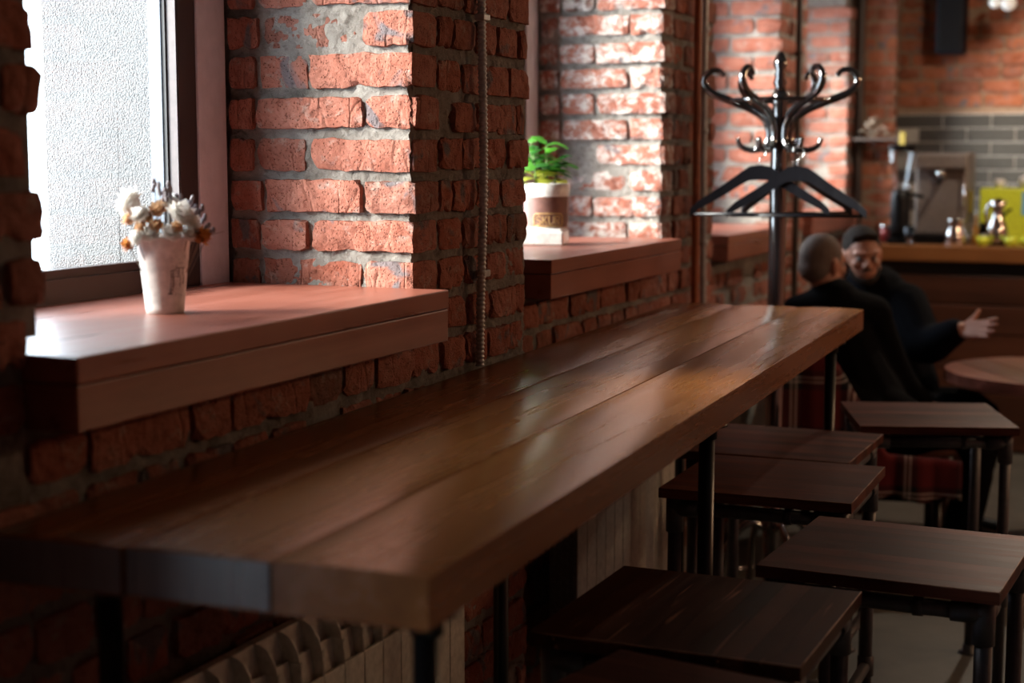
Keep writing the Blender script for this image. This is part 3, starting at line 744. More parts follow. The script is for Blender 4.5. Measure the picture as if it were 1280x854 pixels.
def leaf(base, tip, w, parent, mat, droop=.2):
    b = Vector(base); e = Vector(tip); d = e-b; side = d.cross(Vector((0, 0, 1))); side = side.normalized() if side.length > 1e-4 else Vector((1, 0, 0)); up = side.cross(d).normalized()
    V = []; n = 6
    for i in range(n+1):
        s_ = i/n; c = b + d*s_ - Vector((0, 0, 1))*droop*d.length*(s_**2) + up*.10*d.length*math.sin(PI*s_); ww = w*math.sin(PI*min(1, s_*.93+.07))**.8
        V += [c - side*ww - up*ww*.25, c, c + side*ww - up*ww*.25]
    F = [(3*i, 3*i+1, 3*i+4, 3*i+3) for i in range(n)] + [(3*i+1, 3*i+2, 3*i+5, 3*i+4) for i in range(n)]
    MB().add(V, F, True).build('leaf', mat, parent)
r = random.Random(21)
for sx, sy, hgt in ((.0, .0, .135), (-.028, -.01, .115), (.02, .015, .09), (-.015, .02, .10), (-.035, .01, .14)):
    top = Vector((sx*1.7, sy*1.7, hgt)); MB().tube([(sx, sy, -.012), (sx*1.2, sy*1.2, hgt*.5), top], [.003, .0025, .0015], 6).build('stem', 'stem', pl)
    for j in range(8):
        f = .25+.75*j/7; b = Vector((sx, sy, 0)).lerp(top, f); a = j*2.4+sx*80; L = r.uniform(.055, .095)*(1.1-.3*f); up_ = r.uniform(.0, .55)
        e = b + Vector((math.cos(a)*L, math.sin(a)*L, L*up_)); leaf(b, e, L*.34, pl, 'leaf_yellow' if f < .42 else r.choice(('leaf', 'leaf', 'leaf_dark')), r.uniform(.1, .4))
for ang, ln, z in ((-.1, .095, .075), (.45, .09, .13), (-.5, .085, .05)):
    e = ex*ln*math.cos(ang) + ey*ln*math.sin(ang); leaf((.0, .0, z), (e.x, e.y, z+.02), .018, pl, 'leaf', .35)

# ------------------------------------------------------------------ coat rack
rk = thing('coat_rack', 'black lacquered bentwood coat rack with curled hooks, past the far table end', 'coat rack', (.200, 5.30, 0), .233)
MB().lathe([(.001, 0), (.019, .02), (.030, .3), (.030, .33), (.035, .34), (.035, .36), (.030, .37), (.029, 1.55), (.027, 1.66), (.022, 1.70), (.024, 1.79), (.0285, 1.80), (.0285, 1.825), (.022, 1.835)], 24).build('pole', 'rack', rk)
MB().lathe([(.020, 1.833), (.017, 1.85), (.024, 1.866), (.017, 1.884), (.021, 1.893), (.015, 1.905), (.0245, 1.925), (.0225, 1.94), (.012, 1.962), (.002, 1.972)], 24).build('finial', 'rack', rk)
MB().tube([(.165*math.cos(2*PI*i/48), .165*math.sin(2*PI*i/48), 1.808) for i in range(49)], .0075, 10, False).build('ring', 'rack', rk)
HP = [(.185, 1.888), (.205, 1.907), (.232, 1.905), (.252, 1.885), (.250, 1.858), (.222, 1.830), (.160, 1.805), (.095, 1.778), (.050, 1.745), (.034, 1.705), (.038, 1.668), (.062, 1.646), (.098, 1.642), (.128, 1.655), (.140, 1.682)]
for i in range(6):
    a = i*PI/3 + .03; P = spline([(q*math.cos(a), q*math.sin(a), z) for q, z in HP], 6); n_ = len(P)
    MB().tube(P, [.0085+.0055*math.sin(PI*min(1, j/n_*1.05)) for j in range(n_)], 10).build('hook', 'rack', rk)
for i in range(4):
    a = i*PI/2+.4; P = spline([(.02*math.cos(a), .02*math.sin(a), .34), (.09*math.cos(a), .09*math.sin(a), .36), (.16*math.cos(a), .16*math.sin(a), .28), (.20*math.cos(a), .20*math.sin(a), .10), (.28*math.cos(a), .28*math.sin(a), .014)], 6)
    MB().tube(P, .013, 10).build('foot', 'rack', rk)
MB().tube([(.19*math.cos(2*PI*i/40), .19*math.sin(2*PI*i/40), .15) for i in range(41)], .009, 8, False).build('ring', 'rack', rk)
def hanger(cx_, cy_, rz, label, dz=0.0):
    t = thing('coat_hanger', label, 'hanger', (cx_, cy_, 1.552+dz), rz, 'black hangers on the coat rack')
    prof = [(-.228, -.118), (-.20, -.092), (-.12, -.044), (-.06, -.004), (-.035, .012), (0, .016), (.035, .012), (.06, -.004), (.12, -.044), (.20, -.092), (.228, -.118)]
    V = []
    for x, z in prof:
        wd = .013 + .012*(1-abs(x)/.23); bow = -.03*(abs(x)/.23)**2
        for q in (-1, 1):
            V += [(x, bow-.007*q, z+wd), (x, bow-.007*q, z-wd)]
    F = []
    for i in range(len(prof)-1):
        o_ = 4*i; F += [(o_, o_+1, o_+5, o_+4), (o_+3, o_+2, o_+6, o_+7), (o_+2, o_, o_+4, o_+6), (o_+1, o_+3, o_+7, o_+5)]
    F += [(0, 2, 3, 1), (4*len(prof)-4, 4*len(prof)-3, 4*len(prof)-1, 4*len(prof)-2)]
    MB().add(V, F).build('shoulder_bar', 'hanger', t)
    MB().tube([(-.215, -.027, -.122), (.215, -.027, -.122)], .006, 10).build('trouser_bar', 'hanger', t)
    MB().tube(spline([(0, 0, .03), (0, 0, .058), (.014, 0, .070), (.020, 0, .088), (.006, 0, .104), (-.012, 0, .100), (-.018, 0, .088)], 5), .0018, 6).build('hook', 'wire', t)
    return t
ca, sa = math.cos(.233), math.sin(.233)
def rkp(u, w): return (.200+ca*u-sa*w, 5.30+sa*u+ca*w)
hanger(*rkp(-.062, -.098), .233+.05, 'black hanger on the left front hook of the coat rack')
hanger(*rkp(.062, -.110), .233-.10, 'black hanger on the right front hook of the coat rack', -.004)
hanger(*rkp(.050, .105), .233+.62, 'black hanger on a rear hook, seen behind the rack pole', -.004)

# ------------------------------------------------------------------ armchair with tartan blanket, round table
ch = thing('armchair', 'dark armchair under the tartan blanket, where the man with cropped hair sits', 'chair', (.37, 6.28, 0), .22)
MB().box((-.27, -.25, .30), (.27, .25, .44), .03).build('seat', 'black_cloth', ch)
MB().box((-.33, -.25, .30), (-.25, .25, .86), .025).build('backrest', 'black_cloth', ch)
for sx in (-.26, .24):
    for sy in (-.21, .21): MB().tube([(sx, sy, 0), (sx, sy, .31)], [.014, .020], 10).build('leg', 'black_pipe', ch)
# the blanket: one cloth draped over the back, the seat side and down
bl = MB(); NU, NV = 48, 24; UV = []
def top_z(u):
    pts = [(0, .87), (.13, .885), (.20, .88), (.26, .80), (.36, .63), (.44, .475), (.75, .455)]
    for (a, z0), (b, z1) in zip(pts, pts[1:]):
        if a <= u <= b: return z0+(z1-z0)*(u-a)/(b-a)
    return pts[-1][1]
for i in range(NU+1):
    u = .72*i/NU; zt = top_z(u); zb = .30 if u < .3 else .325+.012*math.sin(u*30)
    for j in range(NV+1):
        s_ = j/NV; fold = .012*math.sin(u*38+.6*math.sin(u*9))*(.3+.9*s_) + .004*math.sin(u*90)
        if s_ < .22: y = .05*(1-s_/.22)**1.0; z = zt+.012*math.sin(PI*s_/.44)
        else: y = -.004; z = zt-(zt-zb)*(s_-.22)/.78
        bl.v.append((u-.36, y-.02-fold, z)); UV.append((u*4.6+.18, (z-y)*4.6))
bl.f = [(i*(NV+1)+j, (i+1)*(NV+1)+j, (i+1)*(NV+1)+j+1, i*(NV+1)+j+1) for i in range(NU) for j in range(NV)]; bl.smooth = [True]*len(bl.f)
bo = bl.build('tartan_blanket', 'tartan'); uvl = bo.data.uv_layers.new(name='UVMap')
for lp in bo.data.loops: uvl.data[lp.index].uv = UV[lp.vertex_index]
sm = bo.modifiers.new('thickness', 'SOLIDIFY'); sm.thickness = .008
bo.location = (.385, 6.015, 0); bo.rotation_euler = (0, 0, .22)
tag(bo, 'red tartan blanket with white and black stripes draped over the armchair', 'blanket')
rt = thing('round_table', 'round red-brown planked table by the seated men', 'table', (1.05, 6.76, 0), .5)
for i in range(6):
    R_ = .47; a, b = -R_+i*2*R_/6+.003, -R_+(i+1)*2*R_/6-.003; n = 10; arc = []
    for q in range(n+1):
        x = a+(b-a)*q/n; arc.append((x, math.sqrt(max(0, R_*R_-x*x))))
    ring = [(x, y) for x, y in arc] + [(x, -y) for x, y in reversed(arc)]
    V = [(x, y, .705) for x, y in ring] + [(x, y, .75) for x, y in ring]; k_ = len(ring)
    MB().add(V, [tuple(range(k_)), tuple(range(2*k_-1, k_-1, -1))] + [((q+1) % k_, q, k_+q, k_+(q+1) % k_) for q in range(k_)]).build('plank', 'round_wood', rt)
MB().lathe([(.001, .70), (.16, .70), (.16, .69), (.05, .67), (.045, .08), (.06, .05), (.27, .03), (.28, 0), (.001, 0)], 28).build('pedestal', 'black_pipe', rt)

# ------------------------------------------------------------------ the two seated men
def blob(parts, voxel, name, smooth=6):
    """fuse tapered limbs and ellipsoids into one continuous skin"""
    mb = MB()
    for p in parts:
        if p[0] == 'limb':
            pts, rad = p[1], p[2]; P = spline(pts, 5); n_ = len(P); R = []
            for i in range(n_):
                f = i/(n_-1)*(len(rad)-1); a = int(min(f, len(rad)-2)); R.append(rad[a]+(rad[a+1]-rad[a])*(f-a))
            mb.tube(P, R, 14); mb.ball(P[0], R[0], 12, 8); mb.ball(P[-1], R[-1], 12, 8)
        else:
            c, r3, rot = p[1], p[2], (p[3] if len(p) > 3 else Matrix.Identity(3))
            b = MB().ball((0, 0, 0), r3, 20, 14); mb.add([tuple(Vector(c)+rot @ Vector(v)) for v in b.v], b.f, True)
    o = bpy.data.objects.new(name, mb.mesh(name)); COL.objects.link(o)
    m = o.modifiers.new('r', 'REMESH'); m.mode = 'VOXEL'; m.voxel_size = voxel; m.use_smooth_shade = True
    m = o.modifiers.new('s', 'SMOOTH'); m.factor = .5; m.iterations = smooth
    dg = bpy.context.evaluated_depsgraph_get(); me = bpy.data.meshes.new_from_object(o.evaluated_get(dg)); bpy.data.objects.remove(o)
    for p_ in me.polygons: p_.use_smooth = True
    me.name = name; return me
def head_parts(c, F):
    """F: 3x3 head frame, columns right, face, up"""
    c = Vector(c); w = lambda x, y, z: c + F @ Vector((x, y, z))
    P = [('ball', w(0, -.012, .022), (.076, .097, .092), F), ('ball', w(0, .028, -.052), (.056, .062, .062), F), ('ball', w(0, .058, -.088), (.026, .024, .020), F),
         ('limb', [w(0, .078, .012), w(0, .100, -.022)], [.010, .015]), ('ball', w(.012, .092, -.026), (.009, .010, .008), F), ('ball', w(-.012, .092, -.026), (.009, .010, .008), F),
         ('limb', [w(-.045, .072, .024), w(0, .083, .026), w(.045, .072, .024)], [.010, .011, .010]), ('ball', w(.040, .060, -.022), (.022, .022, .018), F), ('ball', w(-.040, .060, -.022), (.022, .022, .018), F),
         ('limb', [w(-.018, .082, -.056), w(0, .086, -.055), w(.018, .082, -.056)], [.007, .008, .007]), ('limb', [w(-.015, .080, -.066), w(0, .084, -.066), w(.015, .080, -.066)], [.007, .008, .007])]
    for s_ in (-1, 1):
        P.append(('ball', w(.078*s_, -.012, -.010), (.009, .020, .033), F @ Matrix.Rotation(.25*s_, 3, 'Z'))); P.append(('ball', w(.084*s_, -.022, .006), (.006, .014, .018), F))
    return P
def frame(yaw, tilt=0.0, roll=0.0):
    return Matrix.Rotation(yaw, 3, 'Z') @ Matrix.Rotation(tilt, 3, 'X') @ Matrix.Rotation(roll, 3, 'Y')
def hand_parts(wr, palm_dir, up, side, spread=.18, curl=.25):
    """palm with four unequal fingers and a thumb; palm_dir along the hand, side = towards the thumb, up = palm normal"""
    w = Vector(wr); d = Vector(palm_dir).normalized(); n = Vector(up).normalized(); s_ = d.cross(n).normalized()
    if s_.dot(Vector(side)) < 0: s_ = -s_
    P = []
    for i, f in enumerate((.033, .012, -.010, -.031)): P.append(('limb', [w, w + d*.045 + s_*f*.8, w + d*.090 + s_*f], [.019, .015, .0125]))
    for i, (f, L) in enumerate(((.033, .072), (.012, .080), (-.010, .074), (-.031, .058))):
        a = w + d*.090 + s_*f; dr = (d + s_*(f*spread*14)).normalized(); m1 = a + dr*L*.45 + n*L*.06*curl*4; m2 = m1 + (dr + n*curl).normalized()*L*.30; e = m2 + (dr + n*curl*1.8).normalized()*L*.25
        P.append(('limb', [a, m1, m2, e], [.0105, .0095, .0085, .0072]))
    a = w + d*.025 + s_*.022; b = a + (s_*.8 + d*.55).normalized()*.045; e = b + (s_*.9 + d*.35).normalized()*.038
    P.append(('limb', [a, b, e], [.016, .0125, .009])); return P
def eyes(root, c, F):
    for s_ in (-1, 1):
        p = Vector(c) + F @ Vector((.031*s_, .076, .004)); e = MB().ball(p, .0115, 10, 8).build('eye', 'eye', root); MB().ball(p + F @ Vector((0, .0085, -.001)), .0055, 8, 6).build('iris', 'iris', e)
# man with cropped grey hair, back to the room
r1 = thing('person', 'man with cropped grey hair in a black coat, seen from behind, sitting in the armchair', 'person', (0, 0, 0))
H1 = Vector((.150, 6.315, 1.195)); F1 = frame(-.55, -.10)
sk = head_parts(H1, F1) + [('limb', [H1+Vector((0, -.015, -.04)), (.185, 6.30, 1.03)], [.060, .062])]
body1 = sk + [('limb', [(.20, 6.30, 1.0), (.24, 6.29, .80), (.33, 6.29, .52)], [.12, .14, .145]), ('limb', [(.09, 6.26, .985), (.20, 6.28, 1.0), (.315, 6.36, .98)], [.065, .08, .065]),
   ('limb', [(.09, 6.25, .98), (.18, 6.14, .77), (.40, 6.16, .64)], [.055, .048, .038]), ('limb', [(.32, 6.37, .97), (.42, 6.42, .75), (.54, 6.42, .63)], [.055, .048, .038]),
   ('limb', [(.33, 6.21, .51), (.74, 6.30, .52)], [.085, .062]), ('limb', [(.33, 6.36, .51), (.72, 6.44, .52)], [.085, .062]),
   ('limb', [(.74, 6.30, .52), (.72, 6.30, .10)], [.058, .042]), ('limb', [(.72, 6.44, .52), (.70, 6.45, .10)], [.058, .042]),
   ('limb', [(.70, 6.30, .045), (.86, 6.33, .035)], [.042, .034]), ('limb', [(.68, 6.45, .045), (.84, 6.50, .035)], [.042, .034])]
body1 += hand_parts((.40, 6.16, .64), (1, .3, -.15), (0, 0, -1), (0, 1, 0)) + hand_parts((.54, 6.42, .63), (1, -.1, -.1), (0, 0, -1), (0, -1, 0))
obj('body', blob(body1, .007, 'body'), 'skin', r1)
eyes(r1, H1, F1)
c = lambda x, y, z: H1 + F1 @ Vector((x, y, z))
obj('hair', blob([('ball', c(0, -.020, .026), (.0800, .0945, .0935), F1), ('ball', c(0, -.050, -.018), (.070, .060, .065), F1)], .006, 'hair', 4), 'grey_hair', r1)
obj('coat', blob([('limb', [(.195, 6.30, 1.03), (.245, 6.29, .80), (.34, 6.29, .62), (.36, 6.29, .60)], [.115, .165, .17, .165]), ('limb', [(.075, 6.25, .985), (.20, 6.28, 1.01), (.335, 6.37, .985)], [.088, .105, .088]),
   ('limb', [(.08, 6.24, .98), (.17, 6.13, .76), (.39, 6.155, .64)], [.082, .074, .056]), ('limb', [(.335, 6.38, .97), (.43, 6.42, .74), (.53, 6.42, .635)], [.082, .074, .056]),
   ('limb', [(.12, 6.30, 1.055), (.185, 6.24, 1.05), (.255, 6.31, 1.06)], [.035, .035, .035]), ('limb', [(.40, 6.24, .62), (.60, 6.26, .55)], [.12, .075])], .010, 'coat'), 'black_cloth', r1)
obj('trousers', blob([('limb', [(.33, 6.21, .51), (.74, 6.30, .52), (.72, 6.30, .09)], [.105, .078, .062]), ('limb', [(.33, 6.36, .51), (.72, 6.44, .52), (.70, 6.45, .09)], [.105, .078, .062])], .010, 'trousers'), 'trousers', r1)
for a_, b_ in (((.69, 6.30, .045), (.87, 6.335, .036)), ((.67, 6.45, .045), (.85, 6.505, .036))):
    obj('shoe', blob([('limb', [a_, b_], [.050, .042]), ('limb', [(a_[0]+.01, a_[1], .05), (a_[0]+.01, a_[1], .10)], [.05, .05])], .008, 'shoe'), 'black_plastic', r1)
# man facing the room, left hand held open
r2 = thing('person', 'bearded man in a dark navy padded jacket facing the room, one open hand held out', 'person', (0, 0, 0))
H2 = Vector((.215, 6.80, 1.200)); F2 = frame(PI+.42, -.16, .06)
body2 = head_parts(H2, F2) + [('limb', [H2+Vector((.01, .02, -.04)), (.25, 6.86, 1.03)], [.060, .064]),
   ('limb', [(.26, 6.87, 1.0), (.30, 6.90, .80), (.36, 6.93, .52)], [.13, .145, .15]), ('limb', [(.13, 6.88, .985), (.26, 6.88, 1.0), (.40, 6.82, .99)], [.065, .08, .065]),
   ('limb', [(.40, 6.81, .98), (.50, 6.70, .85), (.648, 6.615, .915)], [.058, .05, .036]), ('limb', [(.13, 6.87, .97), (.10, 6.78, .76), (.25, 6.66, .70)], [.058, .05, .038]),
   ('limb', [(.36, 6.85, .51), (.72, 6.72, .52)], [.085, .062]), ('limb', [(.36, 7.02, .51), (.72, 6.92, .52)], [.085, .062]),
   ('limb', [(.72, 6.72, .52), (.66, 6.74, .10)], [.058, .042]), ('limb', [(.72, 6.92, .52), (.66, 6.94, .10)], [.058, .042]), ('limb', [(.64, 6.74, .045), (.80, 6.70, .035)], [.042, .034]), ('limb', [(.64, 6.94, .045), (.80, 6.90, .035)], [.042, .034])]
body2 += hand_parts((.648, 6.615, .915), (.9, -.40, .12), (.10, -.75, .55), (.2, .2, 1), .42, .10) + hand_parts((.25, 6.66, .70), (1, -.2, -.1), (0, 0, -1), (0, 1, 0))
obj('body', blob(body2, .0055, 'body', 4), 'skin', r2)
eyes(r2, H2, F2)
c = lambda x, y, z: H2 + F2 @ Vector((x, y, z))
obj('hair', blob([('ball', c(0, -.024, .040), (.081, .096, .088), F2), ('limb', [c(-.045, .052, .092), c(0, .062, .100), c(.045, .052, .092)], [.014, .016, .014])], .006, 'hair', 4), 'dark_hair', r2)
obj('beard', blob([('limb', [c(-.058, .030, -.050), c(-.040, .060, -.086), c(0, .082, -.098), c(.040, .060, -.086), c(.058, .030, -.050)], [.012, .015, .017, .015, .012]), ('limb', [c(-.024, .090, -.046), c(0, .095, -.043), c(.024, .090, -.046)], [.005, .006, .005])], .005, 'beard', 3), 'dark_hair', r2)
obj('jacket', blob([('limb', [(.26, 6.88, 1.02), (.30, 6.91, .80), (.37, 6.93, .60)], [.14, .18, .175]), ('limb', [(.12, 6.89, .985), (.26, 6.89, 1.01), (.405, 6.82, .995)], [.09, .105, .092]),
   ('limb', [(.405, 6.81, .985), (.505, 6.70, .845), (.625, 6.628, .905)], [.095, .090, .058]), ('limb', [(.12, 6.87, .97), (.09, 6.77, .75), (.23, 6.67, .70)], [.09, .08, .058]),
   ('limb', [(.17, 6.86, 1.085), (.25, 6.94, 1.10), (.335, 6.86, 1.085), (.34, 6.78, 1.03)], [.040, .045, .045, .035])], .010, 'jacket'), 'navy', r2)
obj('trousers', blob([('limb', [(.36, 6.85, .51), (.72, 6.72, .52), (.66, 6.74, .09)], [.105, .078, .062]), ('limb', [(.36, 7.02, .51), (.72, 6.92, .52), (.66, 6.94, .09)], [.105, .078, .062])], .010, 'trousers'), 'trousers', r2)
for a_, b_ in (((.63, 6.74, .045), (.80, 6.70, .036)), ((.63, 6.94, .045), (.80, 6.90, .036))):
    obj('shoe', blob([('limb', [a_, b_], [.050, .042]), ('limb', [(a_[0]+.01, a_[1], .05), (a_[0]+.01, a_[1], .10)], [.05, .05])], .008, 'shoe'), 'black_plastic', r2)
b2 = thing('bench', 'low dark bench under the bearded man in navy', 'bench', (.36, 6.95, 0), 0)
MB().box((-.22, -.22, .36), (.22, .25, .41), .01).build('seat', 'bar_board', b2)
for sx in (-.18, .18):
    for sy in (-.18, .20): MB().box((sx-.02, sy-.02, 0), (sx+.02, sy+.02, .36)).build('leg', 'bar_board', b2)

# ------------------------------------------------------------------ bar counter and what stands on it
bc = thing('bar_counter', 'wooden bar counter with an orange-brown top and dark horizontal boards', 'counter', (-.12, 8.9, 0))
MB().box((0, 0, 1.045), (3.4, .62, 1.130), .006).build('countertop', 'bar_top', bc)
MB().box((0, .05, .97), (3.4, .09, 1.044)).build('painted_shade', 'black_pipe', bc)  # black strip painted in as the shade under the countertop
for i in range(6): MB().box((0, .030 if i % 2 else .034, .97-.16*(i+1)+.003), (3.4, .056, .97-.16*i-.003), .004).build('board', 'bar_board', bc)
MB().box((.02, .056, 0), (3.38, .58, .965)).build('carcass', 'black_pipe', bc)
TZ = 1.130
g = thing('coffee_grinder', 'black coffee grinder with a clear bean hopper at the left end of the bar', 'grinder', (.005, 9.08, TZ))
MB().box((-.060, -.07, 0), (.060, .11, .035), .01).build('base', 'black_plastic', g)
MB().lathe([(.001, .035), (.050, .035), (.055, .08), (.055, .25), (.048, .295), (.034, .305), (.001, .305)], 20).build('body', 'black_plastic', g)
MB().lathe([(.030, .305), (.046, .36), (.072, .50), (.074, .535), (.072, .535), (.070, .50), (.044, .362), (.028, .308)], 24, cap=False).build('hopper', 'clear', g)
MB().lathe([(.001, .535), (.078, .535), (.078, .55), (.03, .556), (.001, .556)], 24).build('lid', 'black_plastic', g)
MB().ball((.055, -.02, .315), .014).build('knob', 'chrome', g)
MB().tube([(.05, 0, .28), (.13, -.01, .265)], .012, 8).build('portafilter_fork', 'black_plastic', g)
MB().box((-.012, -.085, .25), (.012, -.045, .28), .004).build('spout', 'black_plastic', g)
em = thing('espresso_machine', 'large bronze-steel espresso machine on the bar beside the grinder', 'coffee machine', (.235, 9.27, TZ))
MB().box((-.165, -.10, .05), (.125, .22, .51), .012).build('housing', 'steel', em)
MB().box((-.165, -.14, .0), (.125, .20, .05), .006).build('drip_tray', 'black_plastic', em)
MB().box((-.160, -.155, .42), (.12, -.098, .50), .010).build('brew_panel', 'steel', em)
MB().tube([(-.02, -.125, .42), (-.02, -.125, .37)], .028, 14).build('group_head', 'chrome', em)
MB().tube([(-.02, -.13, .36), (-.02, -.25, .35)], .012, 10).build('portafilter', 'black_plastic', em)
MB().box((.126, -.09, .17), (.146, .0, .30), .006).build('side_label', 'yellow', em)
MB().tube([(.10, -.13, .40), (.115, -.15, .28), (.11, -.16, .2)], .006, 8).build('steam_wand', 'chrome', em)
pj = thing('milk_pitcher', 'polished steel milk pitcher on the bar in front of the espresso machine', 'pitcher', (.318, 9.03, TZ))
MB().lathe([(.001, 0), (.058, 0), (.062, .01), (.058, .06), (.044, .105), (.046, .135), (.05, .145), (.047, .145), (.042, .107), (.001, .1)], 28).build('vessel', 'chrome', pj)
MB().tube(spline([(.045, 0, .12), (.085, 0, .11), (.088, 0, .06), (.058, 0, .035)], 5), .006, 8).build('handle', 'chrome', pj)
def small(name, label, cat, x, y, prof, mat, z=TZ, extra=None, n=20):
    t = thing(name, label, cat, (x, y, z)); MB().lathe(prof, n).build('vessel', mat, t)
    if extra: extra(t)
    return t
small('oil_bottle', 'small amber bottle right of the milk pitcher', 'bottle', .405, 9.2, [(.001, 0), (.022, 0), (.024, .01), (.024, .08), (.010, .11), (.010, .14), (.001, .14)], 'amber', extra=lambda t: MB().lathe([(.001, .14), (.012, .14), (.012, .16), (.001, .16)], 12).build('cap', 'gold', t))
small('spice_jar', 'dark jar with a black lid between the amber bottle and the lime box', 'jar', .455, 9.22, [(.001, 0), (.028, 0), (.028, .06), (.001, .06)], 'ceramic', extra=lambda t: MB().lathe([(.001, .06), (.03, .06), (.03, .12), (.001, .12)], 16).build('lid', 'black_plastic', t))
gb = thing('lime_box', 'lime green box on the bar, with a blue label', 'box', (.56, 9.40, TZ))
MB().box((-.155, -.05, 0), (.19, .12, .31), .008).build('body', 'lime', gb)
MB().box((.075, -.0525, .16), (.115, -.0495, .29), .001).build('label', 'blue', gb)
MB().box((.16, -.0525, .20), (.19, -.0495, .30), .001).build('label', 'ceramic', gb)
small('sugar_bowl', 'white sugar bowl standing on top of the lime box', 'bowl', .66, 9.42, [(.001, 0), (.03, 0), (.052, .03), (.052, .055), (.02, .078), (.001, .08)], 'ceramic', TZ+.31, extra=lambda t: MB().ball((0, 0, .086), .012).build('knob', 'ceramic', t))
small('espresso_cup', 'tiny white cup standing on top of the lime box, at its left corner', 'cup', .505, 9.40, [(.001, 0), (.018, 0), (.026, .03), (.028, .05), (.025, .05), (.001, .01)], 'ceramic', TZ+.31, extra=lambda t: MB().tube(spline([(.025, 0, .04), (.04, 0, .035), (.036, 0, .015), (.02, 0, .01)], 4), .003, 6).build('handle', 'ceramic', t))
ck = thing('pour_over_jug', 'shiny waisted steel jug with a long curved spout, in front of the lime box', 'jug', (.53, 9.12, TZ))
MB().lathe([(.001, .02), (.055, .02), (.062, .04), (.052, .11), (.030, .16), (.030, .20), (.05, .245), (.048, .246), (.027, .20), (.001, .15)], 28).build('vessel', 'chrome', ck)
MB().lathe([(.001, 0), (.05, 0), (.05, .02), (.001, .02)], 24).build('foot', 'black_plastic', ck)
MB().tube(spline([(-.045, 0, .10), (-.06, 0, .16), (-.05, 0, .22), (-.015, 0, .245), (.02, 0, .25)], 6), .011, 10).build('handle', 'chrome', ck)
MB().tube(spline([(.03, 0, .16), (.055, -.01, .19), (.075, -.01, .20)], 6), [.008]*13, 8).build('spout', 'black_plastic', ck)
for i, (x, y, lab) in enumerate(((.462, 9.03, 'lime green espresso cup left of the waisted jug'), (.612, 9.03, 'lime green espresso cup right of the waisted jug'), (.70, 9.05, 'lime green espresso cup farther right on the bar'))):
    o = small('espresso_cup', lab, 'cup', x, y, [(.001, 0), (.022, 0), (.033, .02), (.036, .052), (.033, .052), (.022, .006), (.001, .005)], 'lime', extra=lambda t: MB().tube(spline([(.033, 0, .045), (.050, 0, .038), (.044, 0, .018), (.028, 0, .012)], 4), .003, 6).build('handle', 'lime', t)); o['group'] = 'lime espresso cups'
small('tea_tin', 'small red tin beside the grinder on the bar', 'tin', -.085, 9.15, [(.001, 0), (.028, 0), (.028, .085), (.001, .085)], 'red', extra=lambda t: MB().lathe([(.001, .085), (.03, .085), (.03, .10), (.001, .10)], 16).build('lid', 'chrome', t))
small('drinking_glass', 'clear drinking glass between the grinder and the espresso machine', 'glass', .075, 8.98, [(.001, 0), (.024, 0), (.030, .10), (.028, .10), (.022, .006), (.001, .005)], 'clear')
sh = thing('wall_shelf', 'thin dark shelf on a bracket at the far brick pilaster', 'shelf', (-.27, 9.86, 1.715))
MB().box((-.13, -.09, 0), (.16, .105, .016), .002).build('board', 'dark_pipe', sh)
MB().tube([(-.02, .09, -.01), (-.02, -.05, -.01)], .007, 8).tube([(-.02, .095, -.12), (-.02, -.04, -.012)], .005, 8).build('bracket', 'dark_pipe', sh)
MB().box((.150, -.10, -.05), (.185, -.088, .05), .003).build('end_plate', 'yellow', sh)
dp = thing('dried_plant', 'brown dried branches lying on the thin shelf by the pilaster', 'plant', (-.30, 9.86, 1.731))
r = random.Random(8)
for i in range(12):
    a = r.uniform(0, 2*PI); e = Vector((math.cos(a)*.05+r.uniform(-.06, .10), math.sin(a)*.04-.02, r.uniform(.02, .13))); MB().tube(spline([(0, 0, 0), e*.5+Vector((0, 0, .03)), e], 4), [.004]*8+[.002], 6).build('twig', 'dry_stem', dp)
    leaf(e*.7, e*1.2, .016, dp, M['dry_stem'], .3)
sk_ = thing('wall_speaker', 'black box speaker hung high on the far brick wall', 'speaker', (.115, 10.12, 2.245))
MB().box((-.083, -.06, 0), (.083, .14, .42), .008).build('cabinet', 'dark_blue', sk_); MB().box((-.072, -.066, .012), (.072, -.058, .408), .003).build('grille', 'black_plastic', sk_)
MB().box((-.02, .13, .18), (.02, .19, .22)).build('bracket', 'black_pipe', sk_)
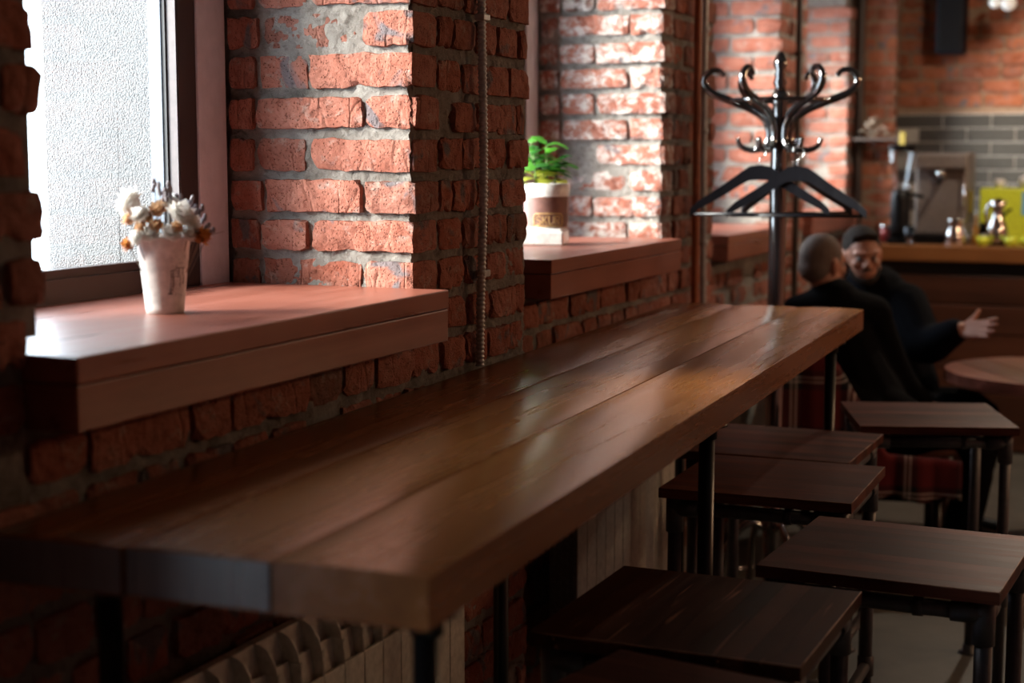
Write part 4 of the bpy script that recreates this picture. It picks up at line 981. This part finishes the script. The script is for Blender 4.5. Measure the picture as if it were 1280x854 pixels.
for i, (x, z, rr_) in enumerate(((.425, 2.50, .034), (.500, 2.492, .044))):
    b = thing('globe_lamp', ('smaller white globe lamp' if i == 0 else 'larger white globe lamp') + ' hanging before the far wall', 'lamp', (x, 9.6, z), 0, 'white globe lamps')
    MB().ball((0, 0, 0), rr_, 18, 12).build('globe', 'bulb', b); MB().tube([(0, 0, rr_), (0, 0, CEIL-z)], .003, 6).build('cord', 'black_pipe', b); MB().lathe([(.001, 0), (.016, 0), (.014, .03), (.001, .035)], 12, (0, 0, rr_*.95)).build('socket', 'black_pipe', b)
# a lamp over the bar
bl_ = thing('bar_lamp', 'small black lamp over the bar, above the picture', 'lamp', (.95, 8.2, 2.72))
MB().lathe([(.12, 0), (.11, .06), (.03, .12), (.028, .12), (.105, .055), (.118, 0)], 24, cap=False).build('shade', 'black_pipe', bl_); MB().tube([(0, 0, .115), (0, 0, CEIL-2.72)], .004, 6).build('cord', 'black_pipe', bl_)
L = bpy.data.lights.new('bar_light', 'POINT'); L.energy = 75; L.color = (1, .84, .66); L.shadow_soft_size = .05
lo = bpy.data.objects.new('bar_light', L); COL.objects.link(lo); lo.location = (.95, 8.2, 2.73)
# ceiling spot washing the splashback wall
st = thing('ceiling_spotlight', 'black ceiling spotlight above the bar, outside the picture', 'lamp', (.95, 9.0, CEIL))
MB().tube([(0, 0, 0), (0, 0, -.12)], .01, 8).build('stem', 'black_pipe', st); MB().tube([(0, -.05, -.10), (0, .07, -.18)], .04, 16, True).build('head', 'black_pipe', st)
L = bpy.data.lights.new('spot', 'SPOT'); L.energy = 170; L.color = (1, .80, .60); L.spot_size = math.radians(44); L.spot_blend = .8; L.shadow_soft_size = .04
lo = bpy.data.objects.new('spot', L); COL.objects.link(lo); lo.location = (.95, 9.10, CEIL-.20); lo.rotation_euler = (Vector((.78, 10.3, 1.98))-Vector(lo.location)).to_track_quat('-Z', 'Y').to_euler()

# unseen globe pendants, added to warm the faces turned to the room
for i, (x, y) in enumerate(((3.2, 5.4), (3.2, 7.6))):
    p = thing('fill_pendant', ('nearer', 'farther')[i] + ' warm globe pendant added unseen on the right side of the room for fill', 'lamp', (x, y, 2.35), 0, 'added globe pendants')
    MB().ball((0, 0, 0), .17, 24, 16).build('globe', 'lit_globe', p)
    MB().tube([(0, 0, .17), (0, 0, CEIL-2.35)], .004, 6).build('cord', 'black_pipe', p); MB().lathe([(.001, .16), (.04, .16), (.035, .22), (.001, .23)], 16).build('socket', 'black_pipe', p)
